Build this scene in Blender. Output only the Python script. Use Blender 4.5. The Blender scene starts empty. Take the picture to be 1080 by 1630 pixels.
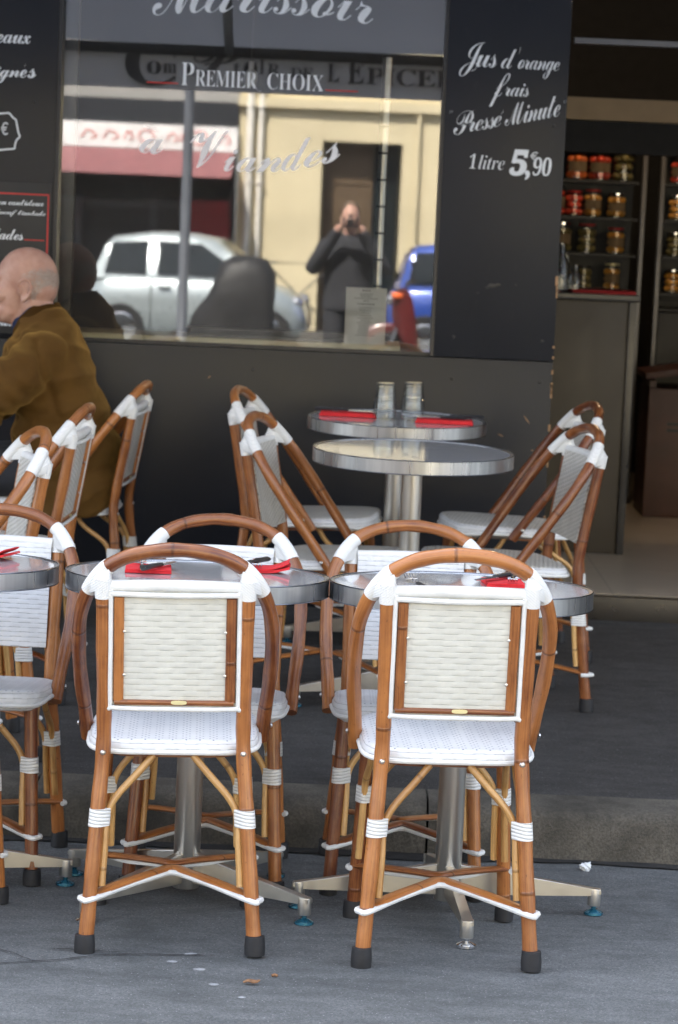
import bpy, bmesh, math, random
from mathutils import Vector, Matrix, noise
random.seed(7)
R = math.radians
scene = bpy.context.scene
COL = scene.collection

# ------------------------------------------------------------------ camera
cam_d = bpy.data.cameras.new("camera")
cam = bpy.data.objects.new("camera", cam_d)
COL.objects.link(cam)
scene.camera = cam
cam.location = (0, 0, 1.59)
PITCH = math.atan(483 / 4100)
ROLL = R(2.5)
cam.matrix_world = Matrix.Translation((0, 0, 1.59)) @ Matrix.Rotation(R(90) - PITCH, 4, 'X') @ Matrix.Rotation(ROLL, 4, 'Z')
cam_d.sensor_fit = 'HORIZONTAL'
cam_d.sensor_width = 36
cam_d.lens = 4100 / 1080 * 36
cam_d.clip_start = 0.1
cam_d.clip_end = 2000
cam_d.dof.use_dof = True
cam_d.dof.focus_distance = 5.5
cam_d.dof.aperture_fstop = 10.8

# ------------------------------------------------------------------ sky, sun, exposure
SUN_EL, SUN_AZ = R(54), R(-28)          # azimuth measured from +Y towards +X
world = bpy.data.worlds.new("World")
scene.world = world
world.use_nodes = True
wn = world.node_tree
sky = wn.nodes.new('ShaderNodeTexSky')
sky.sky_type = 'NISHITA'
sky.sun_disc = False
sky.sun_elevation = SUN_EL
sky.sun_rotation = SUN_AZ
sky.dust_density = 2.0
sky.ozone_density = 0.8
hsv = wn.nodes.new('ShaderNodeHueSaturation')        # sky colour paled to take the blue cast off the shade
hsv.inputs['Saturation'].default_value = 0.5
wn.links.new(sky.outputs[0], hsv.inputs['Color'])
wn.links.new(hsv.outputs[0], wn.nodes['Background'].inputs[0])
wn.nodes['Background'].inputs[1].default_value = 0.13
sun_d = bpy.data.lights.new("sun", 'SUN')
sun_d.energy = 5.0
sun_d.angle = R(0.5)
sun_d.color = (1.0, 0.94, 0.85)
sun = bpy.data.objects.new("sun", sun_d)
COL.objects.link(sun)
sdir = Vector((math.sin(SUN_AZ) * math.cos(SUN_EL), math.cos(SUN_AZ) * math.cos(SUN_EL), math.sin(SUN_EL)))
sun.rotation_euler = sdir.to_track_quat('Z', 'Y').to_euler()
sun.location = (0, 0, 30)
vs = scene.view_settings
vs.view_transform = 'Standard'
vs.look = 'None'
vs.exposure = 2.8
vs.gamma = 1
vs.use_curve_mapping = False

# ------------------------------------------------------------------ node helpers and materials
class NT:
    def __init__(self, name, rough=0.5, base=(0.5, 0.5, 0.5), metal=0.0, coat=0.0, spec=0.5, sheen=0.0):
        self.m = bpy.data.materials.new(name)
        self.m.use_nodes = True
        self.t = self.m.node_tree
        self.b = self.t.nodes['Principled BSDF']
        self.b.inputs['Base Color'].default_value = (*base, 1)
        self.b.inputs['Roughness'].default_value = rough
        self.b.inputs['Metallic'].default_value = metal
        self.b.inputs['Coat Weight'].default_value = coat
        self.b.inputs['Coat Roughness'].default_value = 0.12
        self.b.inputs['Specular IOR Level'].default_value = spec
        self.b.inputs['Sheen Weight'].default_value = sheen
    def n(self, kind, **kw):
        x = self.t.nodes.new('ShaderNode' + kind)
        for k, v in kw.items():
            setattr(x, k, v)
        return x
    def set(self, node, **kw):
        for k, v in kw.items():
            self.link(v, node.inputs[k])
    def link(self, a, b):
        if isinstance(a, bpy.types.NodeSocket):
            self.t.links.new(a, b)
        else:
            b.default_value = a
    def math(self, op, a, b=0.0, c=0.0):
        x = self.n('Math', operation=op)
        self.link(a, x.inputs[0]); self.link(b, x.inputs[1]); self.link(c, x.inputs[2])
        return x.outputs[0]
    def coord(self, which='Object'):
        return self.n('TexCoord').outputs[which]
    def mapping(self, vec, scale=(1, 1, 1), loc=(0, 0, 0)):
        x = self.n('Mapping')
        self.link(vec, x.inputs[0]); x.inputs['Scale'].default_value = scale; x.inputs['Location'].default_value = loc
        return x.outputs[0]
    def noise(self, vec, scale, detail=3.0, rough=0.55):
        x = self.n('TexNoise')
        self.link(vec, x.inputs['Vector']); x.inputs['Scale'].default_value = scale
        x.inputs['Detail'].default_value = detail; x.inputs['Roughness'].default_value = rough
        return x.outputs[0]
    def ramp(self, fac, stops):
        x = self.n('ValToRGB')
        self.link(fac, x.inputs[0])
        el = x.color_ramp.elements
        while len(el) < len(stops):
            el.new(0.5)
        for e, (p, c) in zip(el, stops):
            e.position = p
            e.color = (*c, 1) if not isinstance(c, (int, float)) else (c, c, c, 1)
        return x.outputs[0]
    def mix(self, fac, a, b, mode='MIX'):
        x = self.n('Mix', data_type='RGBA', blend_type=mode)
        self.link(fac, x.inputs[0])
        for v, s in ((a, x.inputs[6]), (b, x.inputs[7])):
            if isinstance(v, tuple) and len(v) == 3:
                v = (*v, 1)
            self.link(v, s)
        return x.outputs[2]
    def color(self, v):
        self.link(v, self.b.inputs['Base Color'])
    def rough(self, v):
        self.link(v, self.b.inputs['Roughness'])
    def bump(self, h, dist=0.001, strength=1.0):
        x = self.n('Bump')
        x.inputs['Strength'].default_value = strength
        x.inputs['Distance'].default_value = dist
        self.link(h, x.inputs['Height'])
        self.t.links.new(x.outputs[0], self.b.inputs['Normal'])
    def rand(self):
        return self.n('ObjectInfo').outputs['Random']

M = {}

def plain(key, base, rough=0.5, metal=0.0, coat=0.0, var=0.12, scale=6.0, bump=0.0, bscale=60.0, spec=0.5):
    """a paint/plastic/metal with a little real wear: tone and gloss wander across the surface"""
    t = NT(key, rough, base, metal, coat, spec)
    c = t.coord()
    nz = t.noise(c, scale, 5)
    lo = tuple(x * (1 - var) for x in base); hi = tuple(min(1, x * (1 + var)) for x in base)
    t.color(t.ramp(nz, [(0.3, lo), (0.7, hi)]))
    t.rough(t.math('MULTIPLY_ADD', t.noise(c, scale * 3, 3), 0.18, rough - 0.09))
    if bump:
        t.bump(t.noise(c, bscale, 4), bump)
    M[key] = t.m
    return t

# --- varnished rattan cane (UV: u around, v along, in metres)
def cane(key, dark, light, ring):
    t = NT(key, 0.32, light, 0, 0.32)
    uv = t.coord('UV')
    ob = t.rand()
    sep = t.n('SeparateXYZ'); t.link(uv, sep.inputs[0])
    v = t.math('ADD', sep.outputs[1], t.math('MULTIPLY', ob, 7.0))
    cmb = t.n('CombineXYZ')
    t.link(t.math('MULTIPLY', sep.outputs[0], 260.0), cmb.inputs[0]); t.link(t.math('MULTIPLY', v, 5.0), cmb.inputs[1])
    streak = t.noise(cmb.outputs[0], 1.0, 5, 0.6)
    cm2 = t.n('CombineXYZ')
    t.link(t.math('MULTIPLY', sep.outputs[0], 22.0), cm2.inputs[0]); t.link(t.math('MULTIPLY', v, 11.0), cm2.inputs[1])
    blotch = t.noise(cm2.outputs[0], 1.0, 4, 0.6)
    f = t.math('ADD', t.math('MULTIPLY', streak, 0.62), t.math('MULTIPLY', blotch, 0.6))
    f = t.math('ADD', f, t.math('MULTIPLY_ADD', ob, 0.36, -0.28))
    col = t.ramp(f, [(0.28, dark), (0.72, light)])
    vor = t.n('TexVoronoi', voronoi_dimensions='1D', feature='DISTANCE_TO_EDGE')
    t.link(v, vor.inputs['W']); vor.inputs['Scale'].default_value = 2.6
    node = t.ramp(vor.outputs['Distance'], [(0.004, 1.0), (0.012, 0.0)])
    col = t.mix(t.math('MULTIPLY', node, ring), col, tuple(x * 0.35 for x in dark))
    spots = t.noise(cm2.outputs[0], 7.0, 2)
    col = t.mix(t.math('MULTIPLY', t.ramp(spots, [(0.66, 0.0), (0.74, 1.0)]), 0.55), col, tuple(x * 0.4 for x in dark))
    t.color(col)
    t.rough(t.math('MULTIPLY_ADD', blotch, 0.25, 0.22))
    t.bump(t.math('ADD', streak, t.math('MULTIPLY', node, 1.5)), 0.0006)
    M[key] = t.m
cane('cane', (0.115, 0.026, 0.006), (0.42, 0.158, 0.040), 0.55)
cane('cane_pale', (0.32, 0.15, 0.04), (0.66, 0.40, 0.15), 0.45)

# --- plaited plastic strip: running-bond weave, UV in metres
def weave(key, base, w, r, gap, bumpd, shade=0.45):
    t = NT(key, 0.38, base, 0, 0.15)
    uv = t.coord('UV')
    sep = t.n('SeparateXYZ'); t.link(uv, sep.inputs[0])
    u, v = sep.outputs[0], sep.outputs[1]
    wob = t.math('MULTIPLY_ADD', t.noise(uv, 30, 2), 0.0022, -0.0011)
    vr = t.math('DIVIDE', t.math('ADD', v, wob), r)
    row = t.math('FLOOR', vr)
    fv = t.math('FRACT', vr)
    ph = t.math('ADD', t.math('DIVIDE', u, w), t.math('MULTIPLY', t.math('MODULO', t.math('ABSOLUTE', row), 2.0), 0.5))
    ph = t.math('ADD', ph, t.math('MULTIPLY', t.noise(uv, 12, 1), 0.35))
    fu = t.math('FRACT', ph)
    hv = t.math('POWER', t.math('SINE', t.math('MULTIPLY', fv, math.pi)), 0.5)
    over = t.math('SINE', t.math('MULTIPLY', fu, math.pi))            # strand rises over one stake, dives under the next
    win = t.ramp(over, [(0.45, 0.0), (0.75, 1.0)])
    slot = t.math('MULTIPLY', t.ramp(hv, [(gap, 1.0), (gap + 0.34, 0.0)]), win)
    h = t.math('ADD', t.math('MULTIPLY', over, 0.55), t.math('MULTIPLY', hv, t.math('MULTIPLY_ADD', win, 0.45, 0.12)))
    tone = t.noise(uv, 18, 4)
    c1 = t.ramp(tone, [(0.3, tuple(x * 0.86 for x in base)), (0.7, base)])
    dirt = t.ramp(t.noise(uv, 5, 5), [(0.55, 0.0), (0.8, 0.35)])
    c1 = t.mix(dirt, c1, tuple(x * y for x, y in zip(base, (0.80, 0.76, 0.66))))
    t.color(t.mix(slot, c1, tuple(x * shade for x in base)))
    t.bump(h, bumpd)
    M[key] = t.m
weave('weave_front', (0.72, 0.73, 0.74), 0.046, 0.0118, 0.25, 0.0016, 0.36)
weave('weave_rear', (0.66, 0.65, 0.585), 0.060, 0.0124, 0.22, 0.0014, 0.64)

# --- diagonal plaiting of the pavement chairs, greyed to carry the shade there
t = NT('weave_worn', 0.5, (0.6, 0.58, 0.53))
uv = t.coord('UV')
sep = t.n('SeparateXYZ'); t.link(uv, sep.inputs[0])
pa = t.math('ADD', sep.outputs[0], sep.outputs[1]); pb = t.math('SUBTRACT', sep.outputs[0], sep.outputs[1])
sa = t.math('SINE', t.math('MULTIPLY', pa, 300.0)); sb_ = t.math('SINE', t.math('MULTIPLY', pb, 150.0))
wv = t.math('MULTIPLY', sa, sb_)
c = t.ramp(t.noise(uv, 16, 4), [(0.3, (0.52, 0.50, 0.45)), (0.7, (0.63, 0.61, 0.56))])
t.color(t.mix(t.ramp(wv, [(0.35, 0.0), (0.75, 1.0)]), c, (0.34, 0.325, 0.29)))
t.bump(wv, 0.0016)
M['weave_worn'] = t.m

# --- seat: tight plaiting with rows of small eyelets
t = NT('weave_seat', 0.4, (0.8, 0.81, 0.82), 0, 0.1)
uv = t.coord('UV')
sep = t.n('SeparateXYZ'); t.link(uv, sep.inputs[0])
u, v = sep.outputs[0], sep.outputs[1]
grp = t.math('LESS_THAN', t.math('FRACT', t.math('DIVIDE', u, 0.029)), 0.74)
fu = t.math('FRACT', t.math('DIVIDE', u, 0.0072))
rowf = t.math('ADD', t.math('DIVIDE', v, 0.024), t.math('MULTIPLY', t.math('MODULO', t.math('FLOOR', t.math('ABSOLUTE', t.math('DIVIDE', u, 0.0072))), 2.0), 0.5))
fv = t.math('FRACT', rowf)
hole = t.math('MULTIPLY', t.math('MULTIPLY', t.math('GREATER_THAN', fu, 0.3), t.math('LESS_THAN', fu, 0.8)),
              t.math('MULTIPLY', t.math('GREATER_THAN', fv, 0.40), t.math('LESS_THAN', fv, 0.60)))
hole = t.math('MULTIPLY', hole, grp)
tone = t.noise(uv, 14, 4)
base = t.ramp(tone, [(0.3, (0.65, 0.67, 0.69)), (0.7, (0.73, 0.75, 0.77))])
t.color(t.mix(hole, base, (0.28, 0.30, 0.36)))
wv = t.math('MULTIPLY', t.math('SINE', t.math('MULTIPLY', u, 872.0)), t.math('SINE', t.math('MULTIPLY', v, 520.0)))
t.bump(t.math('SUBTRACT', t.math('MULTIPLY', wv, 0.35), hole), 0.0012)
M['weave_seat'] = t.m

# --- white binding strip wound in ridges (object z)
t = NT('binding', 0.42, (0.82, 0.82, 0.80), 0, 0.1)
co = t.coord()
sep = t.n('SeparateXYZ'); t.link(co, sep.inputs[0])
wz = t.math('ADD', sep.outputs[2], t.math('MULTIPLY', sep.outputs[0], 0.12))
rid = t.math('ABSOLUTE', t.math('SINE', t.math('MULTIPLY', wz, 420.0)))
t.color(t.mix(t.ramp(rid, [(0.05, 1.0), (0.3, 0.0)]), (0.73, 0.73, 0.71), (0.42, 0.42, 0.41)))
t.bump(t.math('POWER', rid, 0.6), 0.0016)
M['binding'] = t.m
t = NT('wrap', 0.42, (0.83, 0.83, 0.81), 0, 0.1)
co = t.coord()
sep = t.n('SeparateXYZ'); t.link(co, sep.inputs[0])
wz = t.math('ADD', t.math('MULTIPLY', t.math('ABSOLUTE', sep.outputs[0]), 0.75), sep.outputs[2])
rid = t.math('ABSOLUTE', t.math('SINE', t.math('MULTIPLY', wz, 560.0)))
t.color(t.mix(t.ramp(rid, [(0.03, 1.0), (0.2, 0.0)]), (0.74, 0.74, 0.72), (0.56, 0.56, 0.55)))
t.bump(t.math('POWER', rid, 0.6), 0.0007)
M['wrap'] = t.m

plain('white_cord', (0.72, 0.72, 0.70), 0.4, var=0.08, scale=25, bump=0.0006, bscale=120)
plain('rubber', (0.016, 0.016, 0.018), 0.6, var=0.3, scale=40)
plain('brass_plate', (0.62, 0.55, 0.30), 0.4, 0.3)
plain('screw_steel', (0.62, 0.62, 0.62), 0.3, 1.0)
plain('dark_steel', (0.05, 0.05, 0.055), 0.4, 0.8)
plain('chrome', (0.75, 0.76, 0.78), 0.1, 1.0, var=0.03)
plain('cutlery', (0.62, 0.62, 0.64), 0.18, 1.0, var=0.06)
plain('blue_film', (0.03, 0.16, 0.24), 0.25, 0.6, coat=0.5)
plain('steel_flat', (0.66, 0.63, 0.57), 0.34, 1.0, var=0.05, scale=14)
plain('black_plastic', (0.018, 0.018, 0.02), 0.35)

# --- brushed stainless
t = NT('brushed', 0.28, (0.56, 0.55, 0.53), 1.0)
co = t.coord()
nz = t.noise(t.mapping(co, (60, 60, 0.6)), 1.0, 3)
t.color(t.ramp(nz, [(0.3, (0.66, 0.63, 0.57)), (0.7, (0.86, 0.83, 0.77))]))
t.rough(t.math('MULTIPLY_ADD', nz, 0.18, 0.27))
M['brushed'] = t.m
# rim with soft vertical brushing
t = NT('rim_steel', 0.3, (0.55, 0.55, 0.55), 1.0)
co = t.coord()
nz = t.noise(t.mapping(co, (1, 1, 0.05)), 26.0, 4)
t.color(t.ramp(nz, [(0.3, (0.40, 0.41, 0.42)), (0.7, (0.66, 0.66, 0.66))]))
t.rough(t.math('MULTIPLY_ADD', t.noise(t.mapping(co, (1, 1, 0.02)), 90.0, 2), 0.2, 0.2))
M['rim_steel'] = t.m
t = NT('rim_dark', 0.25, (0.25, 0.26, 0.28), 1.0)
M['rim_dark'] = t.m
# polished grey stone-look top
t = NT('table_top', 0.07, (0.40, 0.40, 0.40), 0, 0.35, 0.6)
co = t.coord()
t.color(t.ramp(t.noise(co, 55, 5, 0.7), [(0.35, (0.36, 0.36, 0.365)), (0.65, (0.48, 0.48, 0.48))]))
t.rough(t.math('MULTIPLY_ADD', t.noise(co, 7, 4), 0.12, 0.03))
t.b.inputs['Coat Roughness'].default_value = 0.04
M['table_top'] = t.m

# --- paper napkin
t = NT('napkin', 0.85, (0.62, 0.02, 0.025))
co = t.coord()
t.color(t.ramp(t.noise(co, 40, 3), [(0.3, (0.52, 0.012, 0.018)), (0.7, (0.68, 0.025, 0.03))]))
t.bump(t.noise(co, 320, 2), 0.0004)
M['napkin'] = t.m

# --- dark laminated facade board
t = NT('facade_board', 0.36, (0.012, 0.013, 0.016), spec=0.22)
co = t.coord()
big = t.noise(co, 1.6, 5)
fine = t.noise(t.mapping(co, (1, 1, 0.35)), 45, 4)
t.color(t.mix(t.math('MULTIPLY', t.ramp(fine, [(0.62, 0.0), (0.8, 1.0)]), 0.35),
              t.ramp(big, [(0.3, (0.0115, 0.0130, 0.0175)), (0.7, (0.0175, 0.0190, 0.0245))]), (0.028, 0.029, 0.031)))
t.rough(t.math('MULTIPLY_ADD', big, 0.16, 0.24))
M['facade_board'] = t.m
plain('board_core', (0.34, 0.20, 0.10), 0.8, var=0.4, scale=60)
plain('frame_dark', (0.012, 0.012, 0.014), 0.4)
plain('letter_white', (0.74, 0.77, 0.80), 0.6, var=0.06, scale=30)
plain('letter_film', (0.80, 0.80, 0.82), 0.55, var=0.05, scale=30)
plain('letter_red', (0.48, 0.02, 0.015), 0.5)
plain('sign_red', (0.55, 0.16, 0.13), 0.5)
plain('slate', (0.022, 0.021, 0.020), 0.6)
plain('sill_cream', (0.80, 0.76, 0.63), 0.5)
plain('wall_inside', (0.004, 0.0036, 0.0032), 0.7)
plain('grey_profile', (0.10, 0.10, 0.105), 0.35, 0.4)

# --- window pane: thin glass sheet, part mirror, part clear
def pane(key, refl, tint=(0.93, 0.96, 0.95)):
    m = bpy.data.materials.new(key); m.use_nodes = True
    nt = m.node_tree
    nt.nodes.remove(nt.nodes['Principled BSDF'])
    out = nt.nodes['Material Output']
    tr = nt.nodes.new('ShaderNodeBsdfTransparent'); tr.inputs[0].default_value = (*tint, 1)
    gl = nt.nodes.new('ShaderNodeBsdfGlossy'); gl.inputs['Roughness'].default_value = 0.010
    lw = nt.nodes.new('ShaderNodeFresnel'); lw.inputs[0].default_value = refl
    mx = nt.nodes.new('ShaderNodeMixShader')
    nt.links.new(lw.outputs[0], mx.inputs[0]); nt.links.new(tr.outputs[0], mx.inputs[1]); nt.links.new(gl.outputs[0], mx.inputs[2])
    df = nt.nodes.new('ShaderNodeBsdfDiffuse'); df.inputs[0].default_value = (0.6, 0.6, 0.6, 1)   # dust-like film added to haze the reflection
    nz = nt.nodes.new('ShaderNodeTexNoise'); nz.inputs['Scale'].default_value = 3.0; nz.inputs['Detail'].default_value = 6
    mr = nt.nodes.new('ShaderNodeMapRange'); mr.inputs['To Min'].default_value = 0.015; mr.inputs['To Max'].default_value = 0.045
    nt.links.new(nz.outputs[0], mr.inputs[0])
    m2 = nt.nodes.new('ShaderNodeMixShader'); nt.links.new(mr.outputs[0], m2.inputs[0])
    nt.links.new(mx.outputs[0], m2.inputs[1]); nt.links.new(df.outputs[0], m2.inputs[2])
    nt.links.new(m2.outputs[0], out.inputs[0])
    M[key] = m
pane('pane', 2.62)
t = NT('glass', 0.02, (0.95, 0.97, 0.96)); t.b.inputs['Transmission Weight'].default_value = 1.0; t.b.inputs['IOR'].default_value = 1.48
M['glass'] = t.m
def thin_glass(key, f0, f1, tint):
    m = bpy.data.materials.new(key); m.use_nodes = True
    nt = m.node_tree
    nt.nodes.remove(nt.nodes['Principled BSDF'])
    tr = nt.nodes.new('ShaderNodeBsdfTransparent'); tr.inputs[0].default_value = (*tint, 1)
    gl = nt.nodes.new('ShaderNodeBsdfGlossy'); gl.inputs['Roughness'].default_value = 0.02
    lw = nt.nodes.new('ShaderNodeLayerWeight'); lw.inputs[0].default_value = 0.5
    rp = nt.nodes.new('ShaderNodeMapRange'); rp.interpolation_type = 'SMOOTHSTEP'
    rp.inputs['From Min'].default_value = 0.25; rp.inputs['From Max'].default_value = 1.0
    rp.inputs['To Min'].default_value = f0; rp.inputs['To Max'].default_value = f1
    mx = nt.nodes.new('ShaderNodeMixShader')
    nt.links.new(lw.outputs['Facing'], rp.inputs[0]); nt.links.new(rp.outputs[0], mx.inputs[0])
    nt.links.new(tr.outputs[0], mx.inputs[1]); nt.links.new(gl.outputs[0], mx.inputs[2])
    nt.links.new(mx.outputs[0], nt.nodes['Material Output'].inputs[0])
    M[key] = m
thin_glass('tumbler_glass', 0.05, 0.6, (0.96, 0.975, 0.97))
thin_glass('pane_thin', 0.05, 0.5, (0.97, 0.98, 0.97))

# --- road and pavement asphalt
def asphalt(key, lo, hi, speck, dark, bump):
    t = NT(key, 0.85, hi, 0, 0, 0.35)
    co = t.coord()
    big = t.noise(co, 1.1, 6, 0.6)
    mid = t.noise(t.mapping(co, (1, 2.2, 1)), 9, 5)
    fine = t.noise(co, 330, 3, 0.7)
    c = t.ramp(t.math('ADD', t.math('MULTIPLY', big, 0.55), t.math('MULTIPLY', mid, 0.45)), [(0.36, lo), (0.62, hi)])
    gr = t.n('TexVoronoi'); t.link(co, gr.inputs['Vector']); gr.inputs['Scale'].default_value = 210.0
    c = t.mix(t.math('MULTIPLY', t.ramp(gr.outputs['Color'], [(0.25, 1.0), (0.75, 0.0)]), 0.42), c, tuple(x * 0.5 for x in lo))
    c = t.mix(t.math('MULTIPLY', t.ramp(fine, [(0.35, 1.0), (0.55, 0.0)]), 0.55), c, tuple(x * 0.45 for x in lo))
    v1 = t.n('TexVoronoi'); t.link(co, v1.inputs['Vector']); v1.inputs['Scale'].default_value = 120.0
    sp = t.math('MULTIPLY', t.ramp(v1.outputs['Distance'], [(0.10, 1.0), (0.22, 0.0)]), t.ramp(v1.outputs['Color'], [(0.70, 0.0), (0.76, 1.0)]))
    c = t.mix(t.math('MULTIPLY', sp, speck), c, (0.42, 0.42, 0.44))
    st = t.ramp(t.noise(co, 3.4, 6, 0.65), [(0.56, 0.0), (0.72, 1.0)])
    c = t.mix(t.math('MULTIPLY', st, dark), c, tuple(x * 0.45 for x in lo))
    t.color(c)
    t.bump(t.math('ADD', fine, t.math('MULTIPLY', v1.outputs['Distance'], 0.6)), bump)
    M[key] = t.m
asphalt('road_asphalt', (0.120, 0.128, 0.130), (0.235, 0.246, 0.250), 1.0, 0.55, 0.005)
asphalt('pavement_asphalt', (0.044, 0.042, 0.040), (0.096, 0.092, 0.088), 0.6, 0.7, 0.005)
t = NT('kerb_stone', 0.9, (0.10, 0.09, 0.08))
co = t.coord()
n1 = t.noise(co, 7, 6, 0.65); n2 = t.noise(co, 150, 4, 0.7)
c = t.ramp(n1, [(0.3, (0.046, 0.041, 0.032)), (0.7, (0.165, 0.148, 0.120))])
c = t.mix(t.math('MULTIPLY', t.ramp(n2, [(0.35, 1.0), (0.6, 0.0)]), 0.6), c, (0.030, 0.027, 0.022))
t.color(c); t.bump(t.math('ADD', n2, n1), 0.004)
M['kerb_stone'] = t.m
plain('gutter_grime', (0.020, 0.019, 0.018), 0.9, var=0.5, scale=30)
plain('crack', (0.028, 0.028, 0.030), 0.95, var=0.4, scale=60)
plain('gum', (0.27, 0.28, 0.29), 0.8, var=0.2, scale=80)
plain('leaf', (0.22, 0.11, 0.05), 0.7, var=0.4, scale=90)
plain('tissue', (0.75, 0.78, 0.80), 0.8, var=0.08)
# --- tiles in the shop
t = NT('floor_tile', 0.3, (0.40, 0.34, 0.27), 0, 0.15)
co = t.coord()
br = t.n('TexBrick'); br.offset = 0.0
t.link(t.mapping(co, (1, 1, 1), (0.18, 0.13, 0)), br.inputs['Vector'])
for k, val in (('Color1', (0.42, 0.36, 0.28, 1)), ('Color2', (0.38, 0.32, 0.25, 1)), ('Mortar', (0.20, 0.17, 0.13, 1)), ('Scale', 1.0), ('Mortar Size', 0.004), ('Brick Width', 0.6), ('Row Height', 0.6)):
    br.inputs[k].default_value = val
t.color(t.mix(0.3, br.outputs[0], t.ramp(t.noise(co, 5, 5), [(0.3, (0.30, 0.26, 0.20)), (0.7, (0.46, 0.40, 0.32))])))
M['floor_tile'] = t.m
plain('counter_front', (0.030, 0.021, 0.010), 0.5, var=0.12, scale=3)
plain('counter_edge', (0.012, 0.010, 0.009), 0.3)
plain('beam_beige', (0.40, 0.29, 0.17), 0.6)
plain('rack_black', (0.005, 0.0045, 0.004), 0.5)
plain('brown_crate', (0.055, 0.016, 0.008), 0.5, var=0.25)
plain('fruit_orange', (0.62, 0.14, 0.03), 0.35, var=0.35, scale=40)
plain('fruit_red', (0.50, 0.045, 0.02), 0.35, var=0.35, scale=40)
plain('fruit_yellow', (0.50, 0.24, 0.035), 0.4, var=0.35, scale=40)
plain('herb_dark', (0.12, 0.10, 0.03), 0.5, var=0.5, scale=40)
plain('napkin_wine', (0.30, 0.010, 0.012), 0.8)
plain('paper', (0.74, 0.75, 0.78), 0.8, var=0.04)
plain('paper_label', (0.20, 0.15, 0.09), 0.8)
plain('ink', (0.10, 0.10, 0.11), 0.8)

# --- clothes, skin
t = NT('corduroy', 0.85, (0.11, 0.055, 0.010), 0, 0, 0.25, 0.5)
t.b.inputs['Sheen Tint'].default_value = (0.75, 0.45, 0.12, 1); t.b.inputs['Sheen Roughness'].default_value = 0.45
co = t.coord()
n1 = t.noise(co, 9, 5, 0.6)
t.color(t.ramp(n1, [(0.3, (0.070, 0.031, 0.004)), (0.7, (0.098, 0.046, 0.006))]))
n2 = t.noise(t.mapping(co, (3, 5, 9)), 1.2, 2, 0.45)
t.bump(t.math('ADD', n2, t.math('MULTIPLY', t.noise(co, 260, 2), 0.02)), 0.018)
M['corduroy'] = t.m
t = NT('skin', 0.48, (0.52, 0.27, 0.19))
co = t.coord()
t.color(t.ramp(t.noise(co, 22, 5), [(0.28, (0.40, 0.205, 0.15)), (0.5, (0.47, 0.27, 0.205)), (0.72, (0.52, 0.32, 0.25))]))
t.b.inputs['Subsurface Weight'].default_value = 0.12
t.b.inputs['Subsurface Radius'].default_value = (0.02, 0.008, 0.004)
t.bump(t.noise(co, 170, 4), 0.0008)
M['skin'] = t.m
t = NT('hair', 0.6, (0.36, 0.33, 0.31))
co = t.coord()
hn = t.noise(t.mapping(co, (60, 60, 420)), 1.0, 4)
t.color(t.ramp(hn, [(0.3, (0.36, 0.27, 0.225)), (0.7, (0.52, 0.43, 0.38))])); t.bump(hn, 0.0015)
M['hair'] = t.m
plain('shirt_blue', (0.022, 0.045, 0.13), 0.8, var=0.2, scale=20, bump=0.0006, bscale=400)
plain('trouser', (0.020, 0.021, 0.026), 0.85)
plain('shoe', (0.018, 0.014, 0.012), 0.4)
plain('eye_white', (0.7, 0.68, 0.66), 0.2)

# --- street behind the camera (seen in the window)
plain('stone_cream', (0.60, 0.52, 0.34), 0.85, var=0.10, scale=1.2, bump=0.004, bscale=20)
plain('stone_grey', (0.30, 0.29, 0.27), 0.85, var=0.12, scale=1.0)
plain('pipe_white', (0.70, 0.67, 0.60), 0.5)
plain('door_brown', (0.10, 0.065, 0.035), 0.5)
plain('shop_black', (0.02, 0.022, 0.026), 0.4)
plain('sign_white', (0.72, 0.72, 0.70), 0.5)
plain('awning_pink', (0.42, 0.19, 0.20), 0.8)
plain('curtain_red', (0.30, 0.02, 0.03), 0.8)
plain('car_silver', (0.40, 0.45, 0.46), 0.3, 0.5, 0.8, var=0.03)
plain('car_blue', (0.02, 0.06, 0.30), 0.3, 0.2, 0.8, var=0.04)
plain('car_glass', (0.012, 0.016, 0.018), 0.05)
plain('tyre', (0.015, 0.015, 0.016), 0.8)
plain('scooter_red', (0.09, 0.010, 0.010), 0.3, 0.0, 0.8)
plain('lamp_orange', (0.75, 0.13, 0.02), 0.25)
plain('black_cover', (0.012, 0.012, 0.013), 0.55, bump=0.01, bscale=9)
plain('zinc', (0.10, 0.11, 0.13), 0.5)
plain('shutter', (0.32, 0.33, 0.34), 0.6)
# --- awning cloth: lets some daylight through
m = bpy.data.materials.new('awning_cloth'); m.use_nodes = True
nt = m.node_tree; nt.nodes.remove(nt.nodes['Principled BSDF'])
df = nt.nodes.new('ShaderNodeBsdfDiffuse'); df.inputs[0].default_value = (0.5, 0.5, 0.52, 1)
tl = nt.nodes.new('ShaderNodeBsdfTranslucent'); tl.inputs[0].default_value = (0.30, 0.30, 0.32, 1)
mx = nt.nodes.new('ShaderNodeMixShader'); mx.inputs[0].default_value = 0.5
nz = nt.nodes.new('ShaderNodeTexNoise'); nz.inputs['Scale'].default_value = 3
rp = nt.nodes.new('ShaderNodeValToRGB'); rp.color_ramp.elements[0].color = (0.62, 0.62, 0.64, 1); rp.color_ramp.elements[1].color = (0.72, 0.72, 0.74, 1)
nt.links.new(nz.outputs[0], rp.inputs[0]); nt.links.new(rp.outputs[0], df.inputs[0]); nt.links.new(rp.outputs[0], tl.inputs[0])
nt.links.new(df.outputs[0], mx.inputs[1]); nt.links.new(tl.outputs[0], mx.inputs[2]); nt.links.new(mx.outputs[0], nt.nodes['Material Output'].inputs[0])
M['awning_cloth'] = m
plain('awning_print', (0.13, 0.13, 0.14), 0.8)

# ------------------------------------------------------------------ mesh helpers
def bm_new():
    b = bmesh.new(); b.loops.layers.uv.new('UVMap'); return b

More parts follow.
